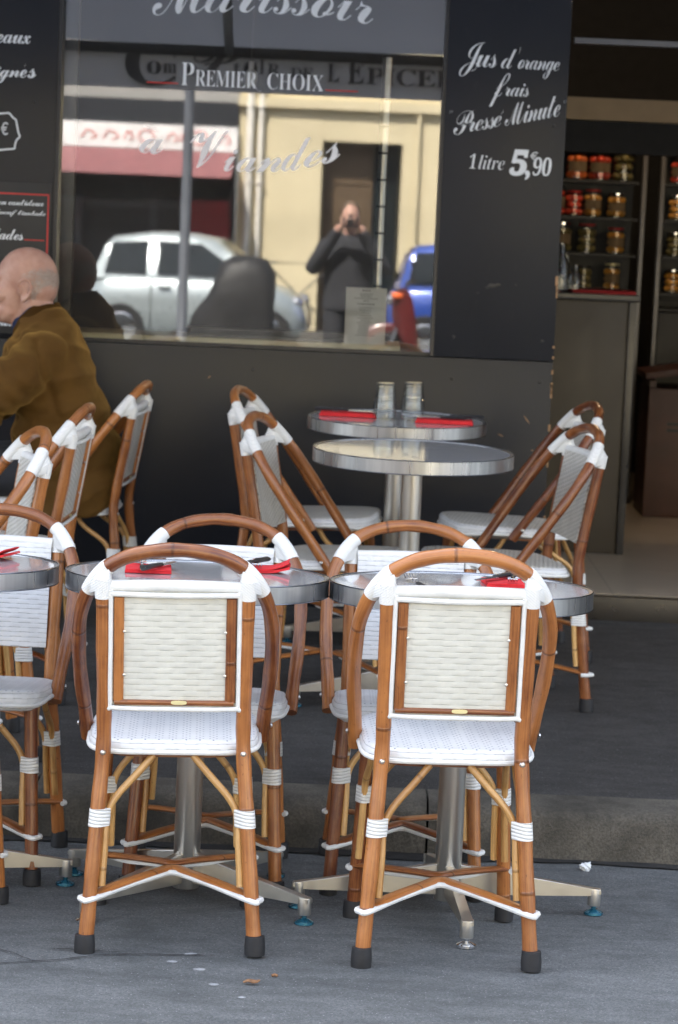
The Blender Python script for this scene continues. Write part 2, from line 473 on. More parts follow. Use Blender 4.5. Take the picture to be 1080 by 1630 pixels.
def obj(name, bm, mat, parent=None, smooth=True, angle=40):
    me = bpy.data.meshes.new(name)
    bmesh.ops.recalc_face_normals(bm, faces=bm.faces)
    bm.to_mesh(me); bm.free()
    mats = mat if isinstance(mat, (list, tuple)) else [mat]
    for k in mats:
        me.materials.append(M[k])
    if smooth:
        me.polygons.foreach_set('use_smooth', [True] * len(me.polygons))
        me.set_sharp_from_angle(angle=R(angle))
    o = bpy.data.objects.new(name, me)
    COL.objects.link(o)
    if parent is not None:
        o.parent = parent
    return o

def tag(o, label=None, cat=None, group=None, kind=None):
    if label: o['label'] = label
    if cat: o['category'] = cat
    if group: o['group'] = group
    if kind: o['kind'] = kind
    return o

def thing(name, label, cat, loc=(0, 0, 0), rotz=0.0, group=None, tilt=0.0):
    o = bpy.data.objects.new(name, None)
    o.empty_display_size = 0.1
    COL.objects.link(o)
    o.matrix_world = Matrix.Translation(loc) @ Matrix.Rotation(tilt, 4, 'X') @ Matrix.Rotation(rotz, 4, 'Z')
    return tag(o, label, cat, group)

def dup(root, loc, rotz, label, tilt=0.0, group=None):
    def cp(o, par):
        c = o.copy(); COL.objects.link(c); c.parent = par
        for ch in o.children:
            cp(ch, c)
        return c
    r = cp(root, None)
    r.matrix_world = Matrix.Translation(loc) @ Matrix.Rotation(tilt, 4, 'X') @ Matrix.Rotation(rotz, 4, 'Z')
    r['label'] = label
    if group: r['group'] = group
    return r

def spline(pts, n=6):
    """Catmull-Rom through pts"""
    P = [Vector(p) for p in pts]
    P = [P[0] * 2 - P[1]] + P + [P[-1] * 2 - P[-2]]
    out = []
    for i in range(1, len(P) - 2):
        a, b, c, d = P[i - 1:i + 3]
        for k in range(n):
            t = k / n
            out.append(0.5 * ((2 * b) + (c - a) * t + (2 * a - 5 * b + 4 * c - d) * t * t + (3 * b - a - 3 * c + d) * t ** 3))
    out.append(P[-2])
    return out

def tube(bm, pts, r, seg=12, cap=True, flat=1.0, up=None, closed=False):
    """swept tube; r a number or list; flat squashes along the frame's second axis"""
    pts = [Vector(p) for p in pts]
    n = len(pts)
    rs = r if isinstance(r, (list, tuple)) else [r] * n
    uvl = bm.loops.layers.uv.verify()
    rings = []; L = 0.0; Ls = []
    prev = None
    for i, p in enumerate(pts):
        if closed:
            tg = (pts[(i + 1) % n] - pts[i - 1]).normalized()
        else:
            tg = (pts[min(i + 1, n - 1)] - pts[max(i - 1, 0)]).normalized()
        if prev is None:
            ref = Vector(up) if up else (Vector((0, 0, 1)) if abs(tg.z) < 0.9 else Vector((1, 0, 0)))
        else:
            ref = prev
        b = (ref - tg * ref.dot(tg)).normalized()
        a = tg.cross(b)
        prev = b
        if i: L += (pts[i] - pts[i - 1]).length
        Ls.append(L)
        rings.append([bm.verts.new(p + a * math.cos(2 * math.pi * k / seg) * rs[i] + b * math.sin(2 * math.pi * k / seg) * rs[i] * flat) for k in range(seg)])
    rm = rs[0]
    rng = range(n) if closed else range(n - 1)
    for i in rng:
        j = (i + 1) % n
        lj = Ls[j] if j else L + (pts[0] - pts[-1]).length
        for k in range(seg):
            k2 = (k + 1) % seg
            f = bm.faces.new((rings[i][k], rings[i][k2], rings[j][k2], rings[j][k]))
            u0, u1 = k / seg * 2 * math.pi * rm, (k + 1) / seg * 2 * math.pi * rm
            for lp, (uu, vv) in zip(f.loops, ((u0, Ls[i]), (u1, Ls[i]), (u1, lj), (u0, lj))):
                lp[uvl].uv = (uu, vv)
    if cap and not closed:
        bm.faces.new(rings[0][::-1]); bm.faces.new(rings[-1])
    return rings

def box(bm, lo, hi, bev=0.0, seg=2, mat=None):
    r = bmesh.ops.create_cube(bm, size=1.0, matrix=Matrix.Translation([(a + b) / 2 for a, b in zip(lo, hi)]) @ Matrix.Diagonal([abs(b - a) for a, b in zip(lo, hi)] + [1]))
    vs = r['verts']
    if mat is None:
        pass
    else:
        for v in vs: v.co = mat @ v.co
    if bev:
        es = list({e for v in vs for e in v.link_edges})
        bmesh.ops.bevel(bm, geom=es, offset=bev, segments=seg, affect='EDGES', profile=0.6)

def lathe(bm, prof, seg=32, center=(0, 0, 0), axis='Z', caps=True):
    c = Vector(center)
    rings = []
    for r, h in prof:
        ring = []
        for k in range(seg):
            a = 2 * math.pi * k / seg
            p = Vector((r * math.cos(a), r * math.sin(a), h))
            if axis == 'Y': p = Vector((p.x, p.z, p.y))
            if axis == 'X': p = Vector((p.z, p.x, p.y))
            ring.append(bm.verts.new(c + p))
        rings.append(ring)
    uvl = bm.loops.layers.uv.verify()
    for i in range(len(rings) - 1):
        for k in range(seg):
            k2 = (k + 1) % seg
            bm.faces.new((rings[i][k], rings[i][k2], rings[i + 1][k2], rings[i + 1][k]))
    if caps:
        if prof[0][0] > 1e-6: bm.faces.new(rings[0][::-1])
        if prof[-1][0] > 1e-6: bm.faces.new(rings[-1])
    return rings

def prism(bm, poly, d, mat=None):
    """polygon of 2-D points in XY extruded by d along +Z, then transformed"""
    mt = mat or Matrix.Identity(4)
    a = [bm.verts.new(mt @ Vector((x, y, 0))) for x, y in poly]
    b = [bm.verts.new(mt @ Vector((x, y, d))) for x, y in poly]
    n = len(poly)
    bm.faces.new(a[::-1]); bm.faces.new(b)
    for i in range(n):
        bm.faces.new((a[i], a[(i + 1) % n], b[(i + 1) % n], b[i]))

def hull(bm, pts):
    vs = [bm.verts.new(p) for p in pts]
    r = bmesh.ops.convex_hull(bm, input=vs)
    junk = [g for g in r['geom_interior'] if isinstance(g, bmesh.types.BMVert)]
    bmesh.ops.delete(bm, geom=junk, context='VERTS')

def ellipsoid(bm, c, r, rot=None, u=20, v=14):
    mt = Matrix.Translation(c) @ (rot.to_4x4() if rot else Matrix.Identity(4)) @ Matrix.Diagonal((*r, 1))
    bmesh.ops.create_uvsphere(bm, u_segments=u, v_segments=v, radius=1.0, matrix=mt)

def uv_planar(bm, fa, fb):
    uvl = bm.loops.layers.uv.verify()
    for f in bm.faces:
        for lp in f.loops:
            lp[uvl].uv = (fa(lp.vert.co), fb(lp.vert.co))

# ------------------------------------------------------------------ lettering
def script(s):
    o = ''
    for ch in s:
        if 'A' <= ch <= 'Z': o += chr(0x1D4D0 + ord(ch) - 65)
        elif 'a' <= ch <= 'z': o += chr(0x1D4EA + ord(ch) - 97)
        else: o += ch
    return o
def serif(s):
    o = ''
    for ch in s:
        if 'A' <= ch <= 'Z': o += chr(0x1D400 + ord(ch) - 65)
        elif 'a' <= ch <= 'z': o += chr(0x1D41A + ord(ch) - 97)
        elif '0' <= ch <= '9': o += chr(0x1D7CE + ord(ch) - 48)
        else: o += ch
    return o
def serif_it(s):
    o = ''
    for ch in s:
        if 'A' <= ch <= 'Z': o += chr(0x1D468 + ord(ch) - 65)
        elif 'a' <= ch <= 'z': o += chr(0x1D482 + ord(ch) - 97)
        elif '0' <= ch <= '9': o += chr(0x1D7CE + ord(ch) - 48)
        else: o += ch
    return o

_cache = {}
def glyphs(text, spacing=1.0, thin=0.0, shear=0.0):
    key = (text, spacing, thin, shear)
    if key not in _cache:
        cu = bpy.data.curves.new('lettering', 'FONT')
        cu.body = text; cu.size = 1.0; cu.space_character = spacing; cu.offset = thin; cu.shear = shear
        cu.resolution_u = 5
        o = bpy.data.objects.new('lettering', cu); COL.objects.link(o)
        dg = bpy.context.evaluated_depsgraph_get()
        me = bpy.data.meshes.new_from_object(o.evaluated_get(dg))
        bpy.data.objects.remove(o); bpy.data.curves.remove(cu)
        vs = [v.co.copy() for v in me.vertices]
        fs = [list(p.vertices) for p in me.polygons]
        bpy.data.meshes.remove(me)
        _cache[key] = (vs, fs)
    return _cache[key]

def write(bm, text, x0, x1, z, y, rise=0.0, height=None, spacing=0.9, thin=0.0, shear=0.0, thick=0.0012):
    """text spanning x0..x1 on the plane Y=y (facing -Y), baseline from z to z+rise; height = full ink height"""
    vs, fs = glyphs(text, spacing, thin, shear)
    if not vs: return
    mnx = min(v.x for v in vs); mxx = max(v.x for v in vs)
    k = (x1 - x0) / (mxx - mnx)
    mny = min(v.y for v in vs); mxy = max(v.y for v in vs)
    ky = height / (mxy - mny) if height else k
    new = [bm.verts.new((x0 + (v.x - mnx) * k, y, z + v.y * ky + rise * (v.x - mnx) / (mxx - mnx))) for v in vs]
    fl = []
    for f in fs:
        try: fl.append(bm.faces.new([new[i] for i in f]))
        except ValueError: pass
    if thick:
        r = bmesh.ops.extrude_face_region(bm, geom=fl)
        bmesh.ops.translate(bm, verts=[g for g in r['geom'] if isinstance(g, bmesh.types.BMVert)], vec=(0, -thick, 0))
# ------------------------------------------------------------------ the ground
def road_z(y):
    return 0.045 * (5.75 - y) if y > 2.0 else 0.16875 - 0.028 * (2.0 - y)
KERB_Y = 6.40
def side_z(y):
    return 0.095 + 0.016 * (y - KERB_Y)
ROAD_TILT = -math.atan(0.045)
SIDE_TILT = math.atan(0.016)
WALL_Y = 9.30

bm = bm_new()
ys = [KERB_Y + 0.05] + [6 - 0.5 * i for i in range(0, 9)] + [1, 0, -2, -5, -9, -13, -15.8]
xs = [-60, -20, -6, -3, -1.5, 0, 1.5, 3, 6, 20, 60]
gv = [[bm.verts.new((x, y, road_z(y))) for x in xs] for y in ys]
for i in range(len(ys) - 1):
    for j in range(len(xs) - 1):
        bm.faces.new((gv[i][j], gv[i][j + 1], gv[i + 1][j + 1], gv[i + 1][j]))
tag(obj('road', bm, 'road_asphalt'), kind='structure')
bm = bm_new()
KW = 0.17
va = [bm.verts.new((x, KERB_Y + KW, side_z(KERB_Y + KW))) for x in (-60, 60)]
vb = [bm.verts.new((x, WALL_Y + 0.30, side_z(WALL_Y + 0.30))) for x in (-60, 60)]
bm.faces.new((va[0], va[1], vb[1], vb[0]))
tag(obj('pavement', bm, 'pavement_asphalt'), kind='structure')
# kerb of rough granite blocks
bm = bm_new()
x = -9.0
rk = random.Random(3)
while x < 9:
    w = rk.uniform(0.95, 1.15)
    nx, nz = 26, 5
    prof = [(KERB_Y - 0.012, -0.12), (KERB_Y - 0.010, -0.03), (KERB_Y - 0.004, 0.03), (KERB_Y + 0.002, 0.072), (KERB_Y + 0.018, 0.092),
            (KERB_Y + 0.05, side_z(KERB_Y) + 0.004), (KERB_Y + KW, side_z(KERB_Y + KW) + 0.003), (KERB_Y + KW, -0.1)]
    rows = []
    for i in range(nx + 1):
        xx = x + (w - 0.006) * i / nx
        row = []
        for j, (py, pz) in enumerate(prof):
            d = noise.noise((xx * 9, py * 9 + j * 0.7, pz * 14)) * 0.007 + noise.noise((xx * 30, j * 1.3, pz * 40)) * 0.004
            if j in (0, 6, 7): d = 0
            row.append(bm.verts.new((xx, py - d * (1 if j < 5 else 0), pz + (d * 0.5 if 3 <= j <= 5 else 0))))
        rows.append(row)
    for i in range(nx):
        for j in range(len(prof) - 1):
            bm.faces.new((rows[i][j], rows[i + 1][j], rows[i + 1][j + 1], rows[i][j + 1]))
    for row in (rows[0], rows[-1]):
        bm.faces.new(row)
    x += w
tag(obj('kerb', bm, 'kerb_stone', angle=60), kind='structure')
# black grime lying in the gutter
bm = bm_new()
top = []; bot = []
for i in range(240):
    xx = -6 + 12 * i / 239
    w = 0.045 + 0.05 * (noise.noise((xx * 2.3, 1, 0)) + 0.5) + 0.018 * noise.noise((xx * 15, 4, 0))
    top.append(bm.verts.new((xx, KERB_Y + 0.02, road_z(KERB_Y + 0.02) + 0.004)))
    y = KERB_Y - max(0.012, w)
    bot.append(bm.verts.new((xx, y, road_z(y) + 0.004)))
for i in range(239):
    bm.faces.new((bot[i], bot[i + 1], top[i + 1], top[i]))
tag(obj('gutter', bm, 'gutter_grime'), kind='structure')
# cracks in the road by the front left chair
def crack(pts, w):
    P = spline(pts, 14)
    a = []; b = []
    for i, p in enumerate(P):
        j = noise.noise((p.x * 40, p.y * 40, 2)) * 0.006
        ww = w * (0.45 + 0.9 * abs(noise.noise((p.x * 25, p.y * 25, 9)))) * (1 if 2 < i < len(P) - 3 else 0.4)
        for L, s in ((a, 1), (b, -1)):
            y = p.y + j + s * ww
            L.append(bm.verts.new((p.x, y, road_z(y) + 0.003)))
    for i in range(len(P) - 1):
        bm.faces.new((a[i], a[i + 1], b[i + 1], b[i]))
bm = bm_new()
crack([(-0.75, 5.06), (-0.60, 5.13), (-0.52, 5.17), (-0.45, 5.215), (-0.36, 5.235), (-0.22, 5.25)], 0.0042)
crack([(-0.70, 5.25), (-0.64, 5.20), (-0.585, 5.135)], 0.0035)
crack([(-0.57, 5.245), (-0.50, 5.25), (-0.42, 5.24)], 0.003)
crack([(-0.10, 5.27), (0.05, 5.25), (0.25, 5.24), (0.5, 5.25)], 0.0007)
tag(obj('road_cracks', bm, 'crack'), kind='structure')

bm = bm_new()
for i in range(4):
    pass
g = 200
v = [bm.verts.new(p) for p in ((-900, -900, -0.75), (900, -900, -0.75), (900, 900, -0.75), (-900, 900, -0.75))]
bm.faces.new(v)
tag(obj('ground', bm, 'pavement_asphalt'), kind='structure')

# small litter on the road
def gum(x, y, r, label):
    b = bm_new()
    n = 18; ring = []; c = b.verts.new((0, 0, 0.003))
    for k in range(n):
        a = 2 * math.pi * k / n
        q = r * (1 + 0.18 * noise.noise((math.cos(a) * 2 + x * 9, math.sin(a) * 2, y)))
        ring.append(b.verts.new((q * math.cos(a), q * 0.85 * math.sin(a), 0.0004)))
    for k in range(n):
        b.faces.new((c, ring[k], ring[(k + 1) % n]))
    o = obj('gum_spot', b, 'gum')
    o.location = (x, y, road_z(y) + 0.0005); o.rotation_euler = (ROAD_TILT, 0, 0)
    o.scale = (0.9, 0.9, 1)
    tag(o, label, 'gum spot', 'trodden gum spots on the road')
gum(-0.245, 5.135, 0.014, 'largest bright gum spot on the road before the left front chair')
gum(-0.27, 5.26, 0.014, 'faint gum spot between the feet of the left front chair, nearest its cracks')
gum(-0.21, 5.02, 0.012, 'pale gum spot above and left of the dried leaf')
gum(-0.305, 5.19, 0.012, 'smudged gum spot left of the brightest one')
gum(-0.15, 4.93, 0.009, 'tiny gum spot nearest the dried leaf')
b = bm_new()
P = [(-0.022, 0.0, 0.006), (-0.008, 0.003, 0.011), (0.01, 0.0, 0.010), (0.022, 0.004, 0.014)]
tube(b, spline(P, 4), [0.004 + 0.004 * math.sin(i / 12 * 3.1) for i in range(13)], 8, flat=0.6)
o = obj('dried_leaf', b, 'leaf'); o.location = (-0.135, 5.03, road_z(5.03)); o.rotation_euler = (ROAD_TILT, 0, -0.1); o.scale = (0.75, 0.75, 0.75)
tag(o, 'curled dried brown leaf lying on the grey road in front', 'leaf')
b = bm_new()
tube(b, [(-0.006, 0, 0.003), (0, 0.002, 0.005), (0.006, 0, 0.003)], 0.003, 6)
o = obj('dried_leaf', b, 'leaf'); o.location = (-0.09, 5.10, road_z(5.10))
tag(o, 'tiny brown leaf crumb on the road right of the bigger leaf', 'leaf')
b = bm_new()
bmesh.ops.create_icosphere(b, subdivisions=4, radius=0.0135)
for v in b.verts:
    n = noise.noise(v.co * 130) * 0.9 + noise.noise(v.co * 260) * 0.5
    v.co *= 1 + 0.6 * n
    v.co.z *= 0.75
o = obj('crumpled_tissue', b, 'tissue', angle=25); o.location = (0.655, 6.285, road_z(6.285) + 0.010)
tag(o, 'crumpled white paper tissue lying in the gutter by the kerb', 'tissue')

# ------------------------------------------------------------------ rattan chair
def build_chair(label, loc, rotz, tilt, group):
    t = thing('bistro_chair', label, 'chair', (0, 0, 0))
    lerp = lambda a, b, k: a + (b - a) * k
    def rear_leg(s, z):
        # centre line of a rear leg at height z
        if z < 0.45:
            k = z / 0.45
            return Vector((s * lerp(0.178, 0.145, k), lerp(-0.245, -0.202, k), z))
        k = (z - 0.45) / 0.355
        return Vector((s * lerp(0.145, 0.150, k), lerp(-0.202, -0.262, k), z))
    def front_leg(s, z):
        k = z / 0.43
        return Vector((s * lerp(0.172, 0.150, k), lerp(0.205, 0.165, k), z))
    for s in (-1, 1):
        b = bm_new()
        P = spline([rear_leg(s, z) for z in (0.012, 0.15, 0.3, 0.42, 0.5, 0.65, 0.795)], 4)
        tube(b, P, [0.0160 + 0.0007 * math.sin(i * 1.7 + s) for i in range(len(P))], 14)
        lg = obj('leg', b, 'cane', t)
        b = bm_new()
        p = rear_leg(s, 0)
        lathe(b, [(0.016, 0.0), (0.0215, 0.002), (0.0222, 0.02), (0.0205, 0.042), (0.017, 0.043)], 18, (p.x, p.y, 0))
        obj('rubber_tip', b, 'rubber', lg)
        b = bm_new()
        P = spline([front_leg(s, z) for z in (0.012, 0.15, 0.3, 0.425)], 5)
        tube(b, P, 0.0157, 14)
        lg = obj('leg', b, 'cane', t)
        b = bm_new()
        p = front_leg(s, 0)
        lathe(b, [(0.016, 0.0), (0.0212, 0.002), (0.0218, 0.02), (0.020, 0.040), (0.017, 0.041)], 18, (p.x, p.y, 0))
        obj('rubber_tip', b, 'rubber', lg)
    # seat: rounded plaited cushion with apron
    def outline(w, d, yc, n=40, e=5.0):
        o = []
        for k in range(n):
            a = 2 * math.pi * k / n
            c, s_ = math.cos(a), math.sin(a)
            fx = math.copysign(abs(c) ** (2 / e), c); fy = math.copysign(abs(s_) ** (2 / e), s_)
            o.append((fx * w * (1 - 0.03 * (fy > 0) * fy), yc + fy * d))
        return o
    b = bm_new()
    layers = [(0.176, 0.196, 0.418), (0.181, 0.201, 0.424), (0.183, 0.203, 0.440), (0.182, 0.202, 0.456), (0.176, 0.196, 0.4645), (0.165, 0.185, 0.4675), (0.10, 0.12, 0.4665), (0.04, 0.05, 0.465)]
    rings = []
    for w, d, z in layers:
        # the apron hangs lower at the front edge than at sides and rear
        low = lambda y: max(0.0, min(1.0, (y - 0.10) / 0.08))
        rings.append([b.verts.new((x, y, z if z > 0.456 else 0.456 - (0.456 - z) * (0.52 + 0.48 * low(y)))) for x, y in outline(w, d, 0.015)])
    n = len(rings[0])
    for i in range(len(rings) - 1):
        for k in range(n):
            f = b.faces.new((rings[i][k], rings[i][(k + 1) % n], rings[i + 1][(k + 1) % n], rings[i + 1][k]))
            f.material_index = 1 if i < 4 else 0
    b.faces.new(rings[-1])
    f = b.faces.new(rings[0][::-1]); f.material_index = 1
    uvl = b.loops.layers.uv.verify()
    for f in b.faces:
        for lp in f.loops:
            c = lp.vert.co
            lp[uvl].uv = (c.x + 1, c.y + 1) if f.material_index == 0 else (c.x + c.y + 2, c.z)
    slope = lambda bb: [setattr(v.co, 'z', v.co.z - 0.022 * max(0.0, min(1.0, (0.215 - v.co.y) / 0.40))) for v in bb.verts]
    slope(b)          # the seat falls a little towards the back
    seat = obj('seat', b, ['weave_seat', 'weave_front'], t, angle=60)
    b = bm_new()
    tube(b, [(x, y, 0.4425 - 0.011 * max(0.0, min(1.0, (y - 0.10) / 0.08))) for x, y in outline(0.1835, 0.2035, 0.015)], 0.0056, 8, closed=True)
    slope(b)
    obj('piping', b, 'white_cord', seat)
    b = bm_new()
    o1 = outline(0.140, 0.150, 0.015)
    prism(b, o1, 0.016, Matrix.Translation((0, 0, 0.4205)))
    slope(b)
    obj('seat_frame', b, 'cane', t)
    # hoop that forms arms and top
    hp = [(0.190, 0.418), (0.194, 0.48), (0.202, 0.56), (0.205, 0.64), (0.200, 0.71), (0.181, 0.767), (0.147, 0.814), (0.101, 0.842), (0.05, 0.855), (0, 0.859)]
    pts = [(-x, 0.03 - 0.70 * (z - 0.42), z) for x, z in hp] + [(x, 0.03 - 0.70 * (z - 0.42), z) for x, z in hp[-2::-1]]
    P = spline(pts, 5)
    b = bm_new()
    tube(b, P, [0.0155 + 0.0006 * math.sin(i * 0.9) for i in range(len(P))], 14)
    hoop = obj('armrest_hoop', b, 'cane', t)
    for s in (-1, 1):
        b = bm_new()
        lathe(b, [(0.0, 0.0042), (0.004, 0.0035), (0.0062, 0.0)], 10, axis='X', caps=False)
        for v in b.verts:
            v.co = Vector((s * (v.co.x + 0.2085), v.co.y + 0.0, v.co.z + 0.452))
        obj('screw', b, 'screw_steel', hoop)
        b = bm_new()
        p = rear_leg(s, 0.424)
        lathe(b, [(0.0, -0.0045), (0.004, -0.0038), (0.0064, 0.0)], 10, axis='Y', caps=False)
        for v in b.verts:
            v.co = Vector((p.x + v.co.x, p.y - 0.0152 + v.co.y, p.z + v.co.z))
        obj('screw', b, 'screw_steel', t)
        # white strip bound round the joint of hoop and leg
        b = bm_new()
        seg = [p for p in P if p.x * s > 0.118 and p.z > 0.752]
        seg.sort(key=lambda p: p.x * s)
        core = [p for p in seg if 0.132 < p.x * s < 0.183]
        core = [core[0].lerp(core[1], 0.0)] + core[1:]
        tube(b, core, [0.0173] * len(core), 16)
        tube(b, [rear_leg(s, z) for z in (0.755, 0.775, 0.795)], [0.0176, 0.0178, 0.0174], 16)
        cloud = []
        for p in core:
            for d in ((0, -0.0145, -0.006), (0, 0.0135, -0.006), (-s * 0.004, 0, 0.012), (s * 0.009, 0, 0.009)):
                cloud.append(p + Vector(d))
        for z in (0.770, 0.790):
            c = rear_leg(s, z)
            for k in range(12):
                a = 2 * math.pi * k / 12
                cloud.append(c + Vector((math.cos(a) * 0.0171, math.sin(a) * 0.0165, 0)))
        hull(b, cloud)
        obj('joint_wrap', b, 'wrap', t, angle=50)
    # back panel
    yb = lambda z: -0.202 - 0.169 * (z - 0.45)
    b = bm_new()
    z0, z1, hw = 0.519, 0.778, 0.1325
    N = 10
    fr = []; rr = []
    for i in range(N + 1):
        z = lerp(z0, z1, i / N)
        rowf, rowr = [], []
        for j in range(9):
            x = lerp(-hw, hw, j / 8)
            bow = 0.006 * (1 - (x / hw) ** 2)
            rowf.append(b.verts.new((x, yb(z) + 0.017 - bow, z)))
            rowr.append(b.verts.new((x, yb(z) - 0.003 - bow, z)))
        fr.append(rowf); rr.append(rowr)
    for i in range(N):
        for j in range(8):
            b.faces.new((fr[i][j + 1], fr[i][j], fr[i + 1][j], fr[i + 1][j + 1])).material_index = 0
            b.faces.new((rr[i][j], rr[i][j + 1], rr[i + 1][j + 1], rr[i + 1][j])).material_index = 1
        b.faces.new((fr[i][0], rr[i][0], rr[i + 1][0], fr[i + 1][0]))
        b.faces.new((rr[i][8], fr[i][8], fr[i + 1][8], rr[i + 1][8]))
    for j in range(8):
        b.faces.new((fr[0][j], fr[0][j + 1], rr[0][j + 1], rr[0][j]))
        b.faces.new((fr[N][j + 1], fr[N][j], rr[N][j], rr[N][j + 1]))
    uv_planar(b, lambda c: c.x + 1 + c.y * 0.5, lambda c: c.z)
    panel = obj('back_panel', b, ['weave_front', 'weave_rear'], t, angle=35)
    b = bm_new()
    tube(b, spline([(-hw - 0.002, yb(0.780) + 0.004, 0.780), (0, yb(0.78) - 0.003, 0.7825), (hw + 0.002, yb(0.780) + 0.004, 0.780)], 8), 0.0128, 12)
    tube(b, spline([(-hw, yb(0.763) - 0.010, 0.7645), (0, yb(0.763) - 0.016, 0.7625), (hw, yb(0.763) - 0.010, 0.7645)], 8), 0.0058, 8)
    obj('top_roll', b, 'white_cord', panel)
    b = bm_new()
    e = hw + 0.001
    tube(b, spline([(-e, yb(0.77) - 0.010, 0.772), (-e, yb(0.67) - 0.010, 0.67), (-e, yb(0.53) - 0.010, 0.532), (-e + 0.008, yb(0.52) - 0.011, 0.5205), (0, yb(0.52) - 0.014, 0.5190),
                    (e - 0.008, yb(0.52) - 0.011, 0.5205), (e, yb(0.53) - 0.010, 0.532), (e, yb(0.67) - 0.010, 0.67), (e, yb(0.77) - 0.010, 0.772)], 8), 0.0052, 8)
    obj('piping', b, 'white_cord', panel)
    for s in (-1, 1):
        b = bm_new()
        tube(b, [(s * 0.1165, yb(z) - 0.007, z) for z in (0.534, 0.59, 0.67, 0.758)], 0.0108, 12, flat=1.0, up=(0, 1, 0))
        for v in b.verts: v.co.y = yb(v.co.z) - 0.007 + (v.co.y - yb(v.co.z) + 0.007) * 0.62
        sl = obj('slat', b, 'cane', panel)
        b = bm_new()
        for z in (0.592, 0.685):
            lathe(b, [(0.0, -0.0022), (0.003, -0.0015), (0.0035, 0.0)], 8, axis='Y', caps=False, center=(s * 0.1045, yb(z) - 0.012, z))
        obj('screw', b, 'screw_steel', sl)
    b = bm_new()
    tube(b, [(x, yb(0.534) - 0.009 - 0.002 * (1 - (x / 0.11) ** 2), 0.5325) for x in (-0.124, -0.06, 0, 0.06, 0.124)], 0.0085, 12, flat=0.7, up=(0, 0, 1))
    for v in b.verts: v.co.y = yb(0.534) - 0.010 + (v.co.y - yb(0.534) + 0.010) * 0.62
    rail = obj('bottom_rail', b, 'cane', panel)
    b = bm_new()
    prism(b, [(0.0165 * math.copysign(abs(math.cos(a)) ** 0.6, math.cos(a)), 0.0042 * math.copysign(abs(math.sin(a)) ** 0.6, math.sin(a))) for a in [2 * math.pi * k / 24 for k in range(24)]], 0.003,
          Matrix.Translation((0.01, yb(0.534) - 0.0135, 0.5335)) @ Matrix.Rotation(R(90), 4, 'X'))
    obj('maker_plate', b, 'brass_plate', rail)
    # pale curved braces under the seat, two per leg
    def brace(p):
        b = bm_new()
        tube(b, spline(p, 5), 0.0080, 10)
        obj('brace', b, 'cane_pale', t)
    for s in (-1, 1):
        q = lambda z, dx, dy: rear_leg(s, z) + Vector((dx, dy, 0))
        brace([(s * 0.042, -0.172, 0.412), (s * 0.075, -0.186, 0.375), q(0.325, -s * 0.034, 0.012), q(0.285, -s * 0.0195, 0.009), q(0.22, -s * 0.021, 0.006), q(0.142, -s * 0.0225, 0.004)])
        brace([(s * 0.147, -0.075, 0.418), (s * 0.150, -0.108, 0.375), q(0.325, 0, 0.036), q(0.285, 0, 0.0225), q(0.22, 0, 0.0232), q(0.142, 0, 0.0235)])
        q = lambda z, dx, dy: front_leg(s, z) + Vector((dx, dy, 0))
        brace([(s * 0.045, 0.165, 0.425), (s * 0.08, 0.168, 0.375), q(0.325, -s * 0.034, -0.008), q(0.285, -s * 0.0195, -0.007), q(0.22, -s * 0.021, -0.004), q(0.142, -s * 0.0225, -0.002)])
        brace([(s * 0.150, 0.040, 0.425), (s * 0.150, 0.075, 0.375), q(0.325, 0, -0.036), q(0.285, 0, -0.0225), q(0.22, 0, -0.0232), q(0.142, 0, -0.0235)])
        for fn, d1 in ((rear_leg, 1), (front_leg, -1)):
            b = bm_new()
            cloud = []
            for z in (0.268, 0.305):
                c = fn(s, z)
                for cc, r in ((c, 0.0176), (c + Vector((-s * 0.0185, d1 * 0.007, 0)), 0.0092), (c + Vector((0, d1 * 0.0215, 0)), 0.0092)):
                    for k in range(14):
                        a = 2 * math.pi * k / 14
                        cloud.append(cc + Vector((math.cos(a) * r, math.sin(a) * r, 0)))
            hull(b, cloud)
            obj('leg_binding', b, 'binding', t, angle=50)
    # crossed stretchers with white cord
    for fn, d in ((rear_leg, -1), (front_leg, 1)):
        a, c = fn(-1, 0.120), fn(1, 0.120)
        mid = Vector((0, d * 0.012 - 0.015, 0.142))
        path = spline([a, a.lerp(mid, 0.35) + Vector((0, 0, 0.003)), a.lerp(mid, 0.78) + Vector((0, d * 0.006, 0.002)), mid + Vector((0, d * 0.014, 0)), c.lerp(mid, 0.78) + Vector((0, d * 0.006, 0.002)), c.lerp(mid, 0.35) + Vector((0, 0, 0.003)), c], 5)
        b = bm_new()
        tube(b, path, 0.0165, 12, flat=0.42, up=(0, 0, 1))
        st = obj('stretcher', b, 'cane', t)
        b = bm_new()
        lat, dz = (0.0165, -0.006) if d < 0 else (0.0060, -0.0105)
        off = [p + Vector((0, d * (lat + 0.006 * math.exp(-(p.x / 0.04) ** 2)), dz)) for p in path[5:-5]]
        ring = lambda q, sx: [q + Vector((sx * 0.0205 * u, d * 0.0205 * w, -0.003)) for u, w in ((-0.75, -0.65), (-1.0, 0.0), (-0.72, 0.70), (0.0, 1.0))]
        wl = ring(a, 1)
        wr = ring(c, -1)[::-1]
        tube(b, spline(wl + off[::3] + wr, 5), 0.0062, 8)
        obj('white_piping', b, 'white_cord', st)
    t.matrix_world = Matrix.Translation(loc) @ Matrix.Rotation(tilt, 4, 'X') @ Matrix.Rotation(rotz, 4, 'Z')
    tag(t, None, None, group)
    return t

